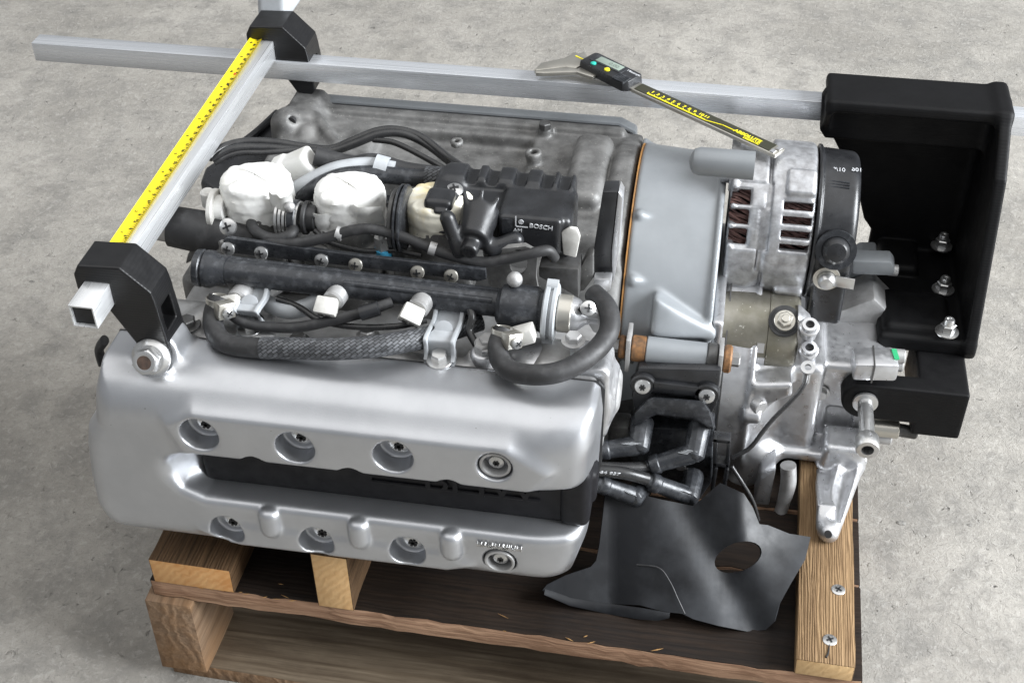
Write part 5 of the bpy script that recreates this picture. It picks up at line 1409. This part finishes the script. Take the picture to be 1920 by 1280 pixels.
# printed brackets
def bracket(name, label, y0, y1, foot, bolt):
    prof = [(-34, 16), (-34, 32), (-28, 43), (14, 45), (40, 19), (42, 8), (47, foot+6), (40, foot-4), (22, foot+2), (12, foot+18), (-3, -14), (-8, -4), (-26, 4)]
    th = Thing(name, label, 'bracket', (0, (y0+y1)/2, foot), group='printed brackets holding the cross tube')
    def f(x, y, z):
        d = ext(poly2(x, z, prof), y, y0, y1, 1.2)
        d = np.maximum(d, -rbox(x, y, z, (-T-0.6, y0-9, -0.6), (0.6, y1+9, T+0.6), 0.3))
        # window in the right flank
        return np.maximum(d, -rbox(x, y, z, (30, (y0+y1)/2-13, foot+30), (70, (y0+y1)/2+10, -4), 1.5))
    sdf(f, (-38, y0-3, foot-8), (56, y1+3, 49), 1.25, 'body', M_print, th)
    if bolt:
        p = Vector((29, y0-5, -57)); d = Vector((0.05, -0.90, 0.42)).normalized(); g = G()
        g.lathe(p, d, [(0, 19.5), (3.5, 19.5), (8, 14.5)], 36); g.lathe(p+d*7, d, [(0, 13.8), (11, 13.8), (13.5, 12)], 6, 0.3); g.ring(p+d*20, p+d*21.2, 11.4, 7)
        b = build(g, 'flange_bolt', M_steel, th, bevel=0.5)
        g = G(); g.cyl(p+d*20, p+d*20.9, 7.2, n=24); build(g, 'bolt_recess', M_boltcore, th, b)
    return th
bracket('printed_bracket', 'black printed bracket bolted to the near left corner of the valve cover', -500, -458, -62, True)
bracket('printed_bracket', 'black printed bracket on the far rail, clamping the cross tube from behind', 3, 50, -44, False)

# ================================================================ tape measure lying along the cross tube
tm = Thing('tape_measure', 'yellow tape measure pulled out along the aluminium tube, grey case', 'tape measure', (-12, -200, T))
ya, yb = -478, 58
def edge(y):      # blade drifts slightly off the tube towards its case
    t = (y-ya)/(yb-ya); return -T+0.6-5.5*t
BW = 15.5
g = G(); V = []; F = []; n = 24
for i in range(n+1):
    y = ya+(yb-ya)*i/n; x0 = edge(y)
    for k in range(5):
        u = k/4; V.append((x0+BW*u, y, T+0.8+2.2*(2*u-1)**2))
for i in range(n):
    for k in range(4): F.append((i*5+k, (i+1)*5+k, (i+1)*5+k+1, i*5+k+1))
g.add(V, F); g.add([(x, y, z-0.7) for (x, y, z) in V], [tuple(reversed(f)) for f in F])
bl = build(g, 'blade', M_yellow, tm)
g = G(); g.box((edge(ya)+2, ya-2, T+2.0), (edge(ya)+BW-2, ya+14, T+4.2)); g.box((edge(ya)+1, ya-3.2, T-6), (edge(ya)+BW-1, ya-1.6, T+4.2)); build(g, 'end_hook', M_caliper, tm, bl, bevel=0.4)
# printed scale: ticks and figures
g = G(); y = ya+18; k = 0
while y < yb-4:
    x0 = edge(y); L_ = 7.0 if k % 10 == 0 else (5.0 if k % 5 == 0 else 3.2)
    g.box((x0+BW*0.98-L_*0.55, y-0.14, T+1.5), (x0+BW*0.97, y+0.14, T+2.9))
    y += 3.125; k += 1
tk = build(g, 'scale_ticks', M_inkdk, tm, bl, smooth=0); tk['kind'] = 'stuff'
k = 1; y = ya+18+12.5
while y < yb-10:
    text(str(k), 5.2, (edge(y)+BW*0.58, y-1.5, T+1.35), (0, -1, 0), (1, 0, 0), M_red if k == 30 else M_inkdk, tm, bl, name='figure', depth=0.25, align='CENTER', bold=0.015)
    if k % 3 == 0: text(str(k//3), 4.2, (edge(y)+BW*0.22, y+3, T+2.1), (0, -1, 0), (1, 0, 0), M_inkdk, tm, bl, name='figure', depth=0.25, align='CENTER', bold=0.015)
    y += 12.5; k += 1
def f_tm(x, y, z):
    d = ext(poly2(y, z, [(56, T-4), (58, T+10), (66, T+42), (84, T+66), (120, T+74), (150, T+60), (156, T+20), (150, T-4)]), x, edge(60)-8, edge(60)+BW+14, 7)
    d = ssub(d, cylax(x, y, z, (edge(60)+BW+12, 108, T+32), (edge(60)+BW+30, 108, T+32), 26, 2), 2)
    d = ssub(d, rbox(x, y, z, (edge(60)-30, 72, T+16), (edge(60)-6.5, 78, T+60), 1), 1)
    return d
sdf(f_tm, (edge(60)-12, 50, T-8), (edge(60)+BW+20, 162, T+80), 2.0, 'case', M_lightplastic, tm)
g = G(); g.box((edge(60)-2, 52, T-1), (edge(60)+BW+3, 60, T+12)); build(g, 'mouth', M_lightplastic, tm, bevel=2)

# ================================================================ digital caliper lying over the rail, its tail on the alternator
cal = Thing('digital_caliper', 'digital caliper with black display head resting across rail and alternator', 'caliper', (420, 10, 2))
C0 = at(1116, 129, z=9); C1 = at(1462, 288, z=-3)
u = (C1-C0).normalized(); v = Vector((0, 0, 1)).cross(u).normalized(); w = u.cross(v)
L_ = (C1-C0).length
def cp(a, b, c=0.0): return C0+u*a+v*b+w*c
HB = 9.5
g = G(); g.obox(cp(L_/2-20, 0, 0), u, v, w, L_/2+20, HB, 2.2); beam = build(g, 'beam', M_caliper, cal, bevel=0.5)
g = G(); g.obox(cp(L_*0.62-4, 0.6, 2.5), u, v, w, L_*0.38-6, HB-1.6, 0.5); pl = build(g, 'scale_plate', M_calplate, cal, beam)
# yellow scale line with figures
g = G(); s0, s1 = 84, L_-98
g.obox(cp((s0+s1)/2, -HB+3.2, 3.2), u, v, w, (s1-s0)/2, 0.55, 0.35)
g.obox(cp(s1+10, -HB+6.0, 3.2), (u*1.0+v*0.26), (v*1.0-u*0.26), w, 11, 0.55, 0.35)
g.obox(cp(s1+36, -HB+8.8, 3.2), u, v, w, 17, 0.55, 0.35)
n_ = 11
for k in range(50):
    a = s0+(s1-s0)*k/50; g.obox(cp(a, -HB+3.9+(1.0 if k % 5 == 0 else 0), 3.2), u, v, w, 0.32, 1.2+(0.9 if k % 5 == 0 else 0), 0.35)
sc_ = build(g, 'yellow_scale', M_yellowprint, cal, beam, smooth=0); sc_['kind'] = 'stuff'
for k in range(n_):
    text(str(k+1), 7.0, cp(s0+(s1-s0)*(k+0.15)/n_*1.0, -HB+8.2, 3.1), u, v, M_yellowprint, cal, beam, name='figure', depth=0.25, bold=0.01)
text('ABSOLUTE', 8.2, cp(L_-62, -HB+7.2, 3.1), u, v, M_yellowprint, cal, beam, depth=0.25, bold=0.02, squash=0.92)
text('DIGIMATIC', 5.0, cp(L_-46, -HB+2.6, 3.1), u, v, M_yellowprint, cal, beam, depth=0.25, bold=0.02, squash=0.85)
g = G(); g.obox(cp(L_-6, -5, 3.0), u, v, w, 2.5, 3, 0.6); g.obox(cp(L_-4, 4, 3.0), u, v, w, 2.5, 3, 0.6); build(g, 'end_plate', M_gear, cal, beam)
# head
HL, HR, HN, HF = -14.0, 62.0, -19.0, 14.0
g = G(); g.loft([cp(HL, HN+4, -1), cp(HR-6, HN, -1), cp(HR, HN+6, -1), cp(HR, HF, -1), cp(HL+4, HF+4, -1), cp(HL, HF, -1)],
                [cp(HL+1, HN+5, 12), cp(HR-8, HN+1, 12), cp(HR-2, HN+7, 12), cp(HR-2, HF-1, 12), cp(HL+5, HF+2, 12), cp(HL+1, HF-1, 12)])
hd = build(g, 'display_head', M_plastic, cal, bevel=1.6)
g = G(); g.obox(cp(18, 3.5, 12.1), u, v, w, 24, 8.5, 0.7); build(g, 'display_frame', M_rail, cal, hd, bevel=0.4)
g = G(); g.obox(cp(19, 3.5, 12.7), u, v, w, 18, 6.0, 0.5); build(g, 'display', M_lcd, cal, hd, bevel=0.2)
text('0.00', 8.5, cp(18, 0.6, 13.0), u, v, M_inkdk, cal, hd, name='digits', depth=0.2)
for a, m_ in ((4, M_teal), (25, M_yellowprint)):
    p = cp(a, -9.5, 12.2); g = G(); g.lathe(p, w, [(0, 3.6), (1.2, 3.4), (1.8, 2.2), (2.0, 0.1)], 16); build(g, 'button', m_, cal, hd)
g = G()
for k in range(7): g.obox(cp(42+k*2.6, -13, 12.2), u, v, w, 0.7, 8, 1.3)
rb_ = build(g, 'thumb_ribs', M_rail, cal, hd); rb_['kind'] = 'stuff'
text('Mitutoyo', 5.2, cp(43, 5.5, 12.2), u, v, M_ink, cal, hd, depth=0.2)
# jaws
def jaw(pts, c0, c1, name):
    g = G(); g.loft([cp(a, b, c0) for a, b in pts], [cp(a, b, c1) for a, b in pts]); return build(g, name, M_caliper, cal, bevel=0.5)
jaw([(-12, -8), (-12, -20), (-22, -24), (-46, -58), (-41, -62), (-34, -56), (-8, -26), (14, -22), (14, -8)], -1.6, 3.2, 'jaw')
jaw([(-40, 9.5), (-40, -10), (-52, -40), (-47, -58), (-44, -57), (-25, -26), (-14, -20), (-14, 9.5)], -2.0, 3.4, 'jaw')
jaw([(-36, 9), (-34, 20), (-26, 14), (-20, 9)], -1.4, 2.4, 'inside_jaw')
g = G(); g.obox(cp(-24, 2.0, 3.6), u, v, w, 9, 0.8, 0.35); build(g, 'yellow_line', M_yellowprint, cal, beam)

# ================================================================ printed tray at the right, hung on the rail and bolted to the gearbox pivot
tr_ = Thing('printed_tray', 'large black printed open box on the rail above the gearbox end', 'printed box', (800, -60, -240))
XR = 874.0
def f_tray(x, y, z):
    # back wall with a stepped left edge
    L0 = [at(*q, y=-14) for q in ((1549, 172), (1541, 182), (1539, 246), (1572, 310), (1612, 400), (1622, 446), (1636, 466))]
    pl_ = [(p.x, p.z) for p in L0]+[(L0[-1].x, -232), (XR, -232), (XR, 22), (L0[0].x+6, 22)]
    pp = poly2(x, z, pl_)
    d = np.minimum(np.maximum(ext(pp, y, -14, -2, 2), -36-z), np.maximum(ext(pp, y, 27, 38, 2), z+30))
    d = np.minimum(d, np.maximum(pp, rbox(x, y, z, (660, -14, -40), (XR, 36, -29), 2)))
    xl = at(1551, 160, y=0).x
    d = np.minimum(d, rbox(x, y, z, (xl, -40, 8), (XR, 32, 24), 5))                       # top wall, hooked over the rail
    side = poly2(y, z, [(32, 24), (-38, 24), (-60, 4), (-92, -31), (-155, -206), (-161, -226), (-156, -236), (32, -236)])
    d = smin(d, ext(side, x, XR-14, XR, 3), 12)
    d = smin(d, np.maximum(rbox(x, y, z, (xl, -38, -30), (xl+8, 0, 20), 3), plane(x, y, z, (0, -40, 8), (0, -0.8, -0.6))), 6)
    fl = L0[-1].x
    d = smin(d, rbox(x, y, z, (fl+6, -156, -236), (XR-2, 30, -214), 5), 7)                # floor
    d = smin(d, rbox(x, y, z, (fl+10, -150, -222), (XR-30, -72, -203), 9), 3)             # raised pads
    d = smin(d, rbox(x, y, z, (fl+10, -34, -222), (XR-60, 30, -200), 8), 3)
    return d
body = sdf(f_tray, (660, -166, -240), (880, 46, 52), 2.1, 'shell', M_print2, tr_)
for q in ((1765, 462), (1768, 543), (1775, 622)):
    p = at(*q, z=-204 if q[1] > 600 else (-213 if q[1] > 500 else -200)); g = G(); g.lathe(p, (0, 0, 1), [(0, 13.5), (1.6, 13.5), (2.0, 12)], 28); g.lathe(p+Vector((0, 0, 1.8)), (0, 0, 1), [(0, 9), (9, 9), (10, 7.8)], 6, 0.4)
    g.lathe(p+Vector((0, 0, 11.5)), (0, 0, 1), [(0, 6.6), (5, 6.2), (7.5, 5.2), (7.8, 3), (6.5, 2.8), (6.4, 0.1)], 20); build(g, 'lock_nut', M_steel, tr_)
# clevis arm under the floor
arm = Thing('clevis_arm', 'black printed clevis arm with rounded end around the gearbox pivot, below the open box', 'bracket', (800, -200, -300))
YA = -228.0
cA = at(1622, 752, y=YA)
def f_arm(x, y, z):
    a1 = [at(*q, y=YA) for q in ((1700, 728), (1822, 738), (1812, 826), (1716, 812), (1710, 795), (1696, 786))]
    x1 = a1[1].x; zt = cA.z+27
    d = np.minimum(cylax(x, y, z, (cA.x, YA, cA.z), (cA.x, YA+26, cA.z), 27, 2), rbox(x, y, z, (cA.x, YA, cA.z-27), (x1, YA+26, zt), 2))
    d = np.minimum(d, rbox(x, y, z, (a1[4].x, YA, a1[2].z), (x1, YA+120, zt), 3))
    d = np.minimum(d, rbox(x, y, z, (a1[0].x+18, YA+20, zt-24), (x1, YA+190, -237), 3))
    # far arm of the clevis
    c2 = cA+Vector((0, 130, 0))
    d = np.minimum(d, cylax(x, y, z, (c2.x, c2.y, c2.z), (c2.x, c2.y+24, c2.z), 34, 2))
    d = np.minimum(d, rbox(x, y, z, (c2.x, c2.y, c2.z-20), (x1, c2.y+24, c2.z+24), 2))
    return d
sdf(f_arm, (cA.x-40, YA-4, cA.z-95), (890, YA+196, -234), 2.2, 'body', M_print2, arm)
p = cA+Vector((0, -1, 0)); d = Vector((0, -1, 0)); g = G()
g.lathe(p, d, [(0, 14.5), (3, 14.5), (3.4, 13.6)], 32); build(g, 'washer', M_steel, arm)
g = G(); g.lathe(p+d*2, d, [(0, 8.6), (58, 8.6), (58.5, 12), (60, 13), (78, 13), (79.5, 12), (79.5, 7), (70, 6.6)], 32); pb_ = build(g, 'pivot_bolt', M_steel, arm)
g = G(); g.cyl(p+d*71, p+d*73, 6.8, n=6); build(g, 'hex_recess', M_dark, arm, pb_)
# second pivot disc further back with its steel pin
p = at(1612, 575, y=-70); g = G(); g.lathe(p, (0, -1, 0), [(-26, 30), (-2, 30), (0, 28), (1, 20)], 36); build(g, 'far_disc', M_print, arm)
p = at(1621, 600, y=-95); g = G(); g.cyl(p+Vector((0, 20, 8)), p+Vector((0, -30, -8)), 10, n=24, ch=1); build(g, 'far_pin', M_darksteel, arm)
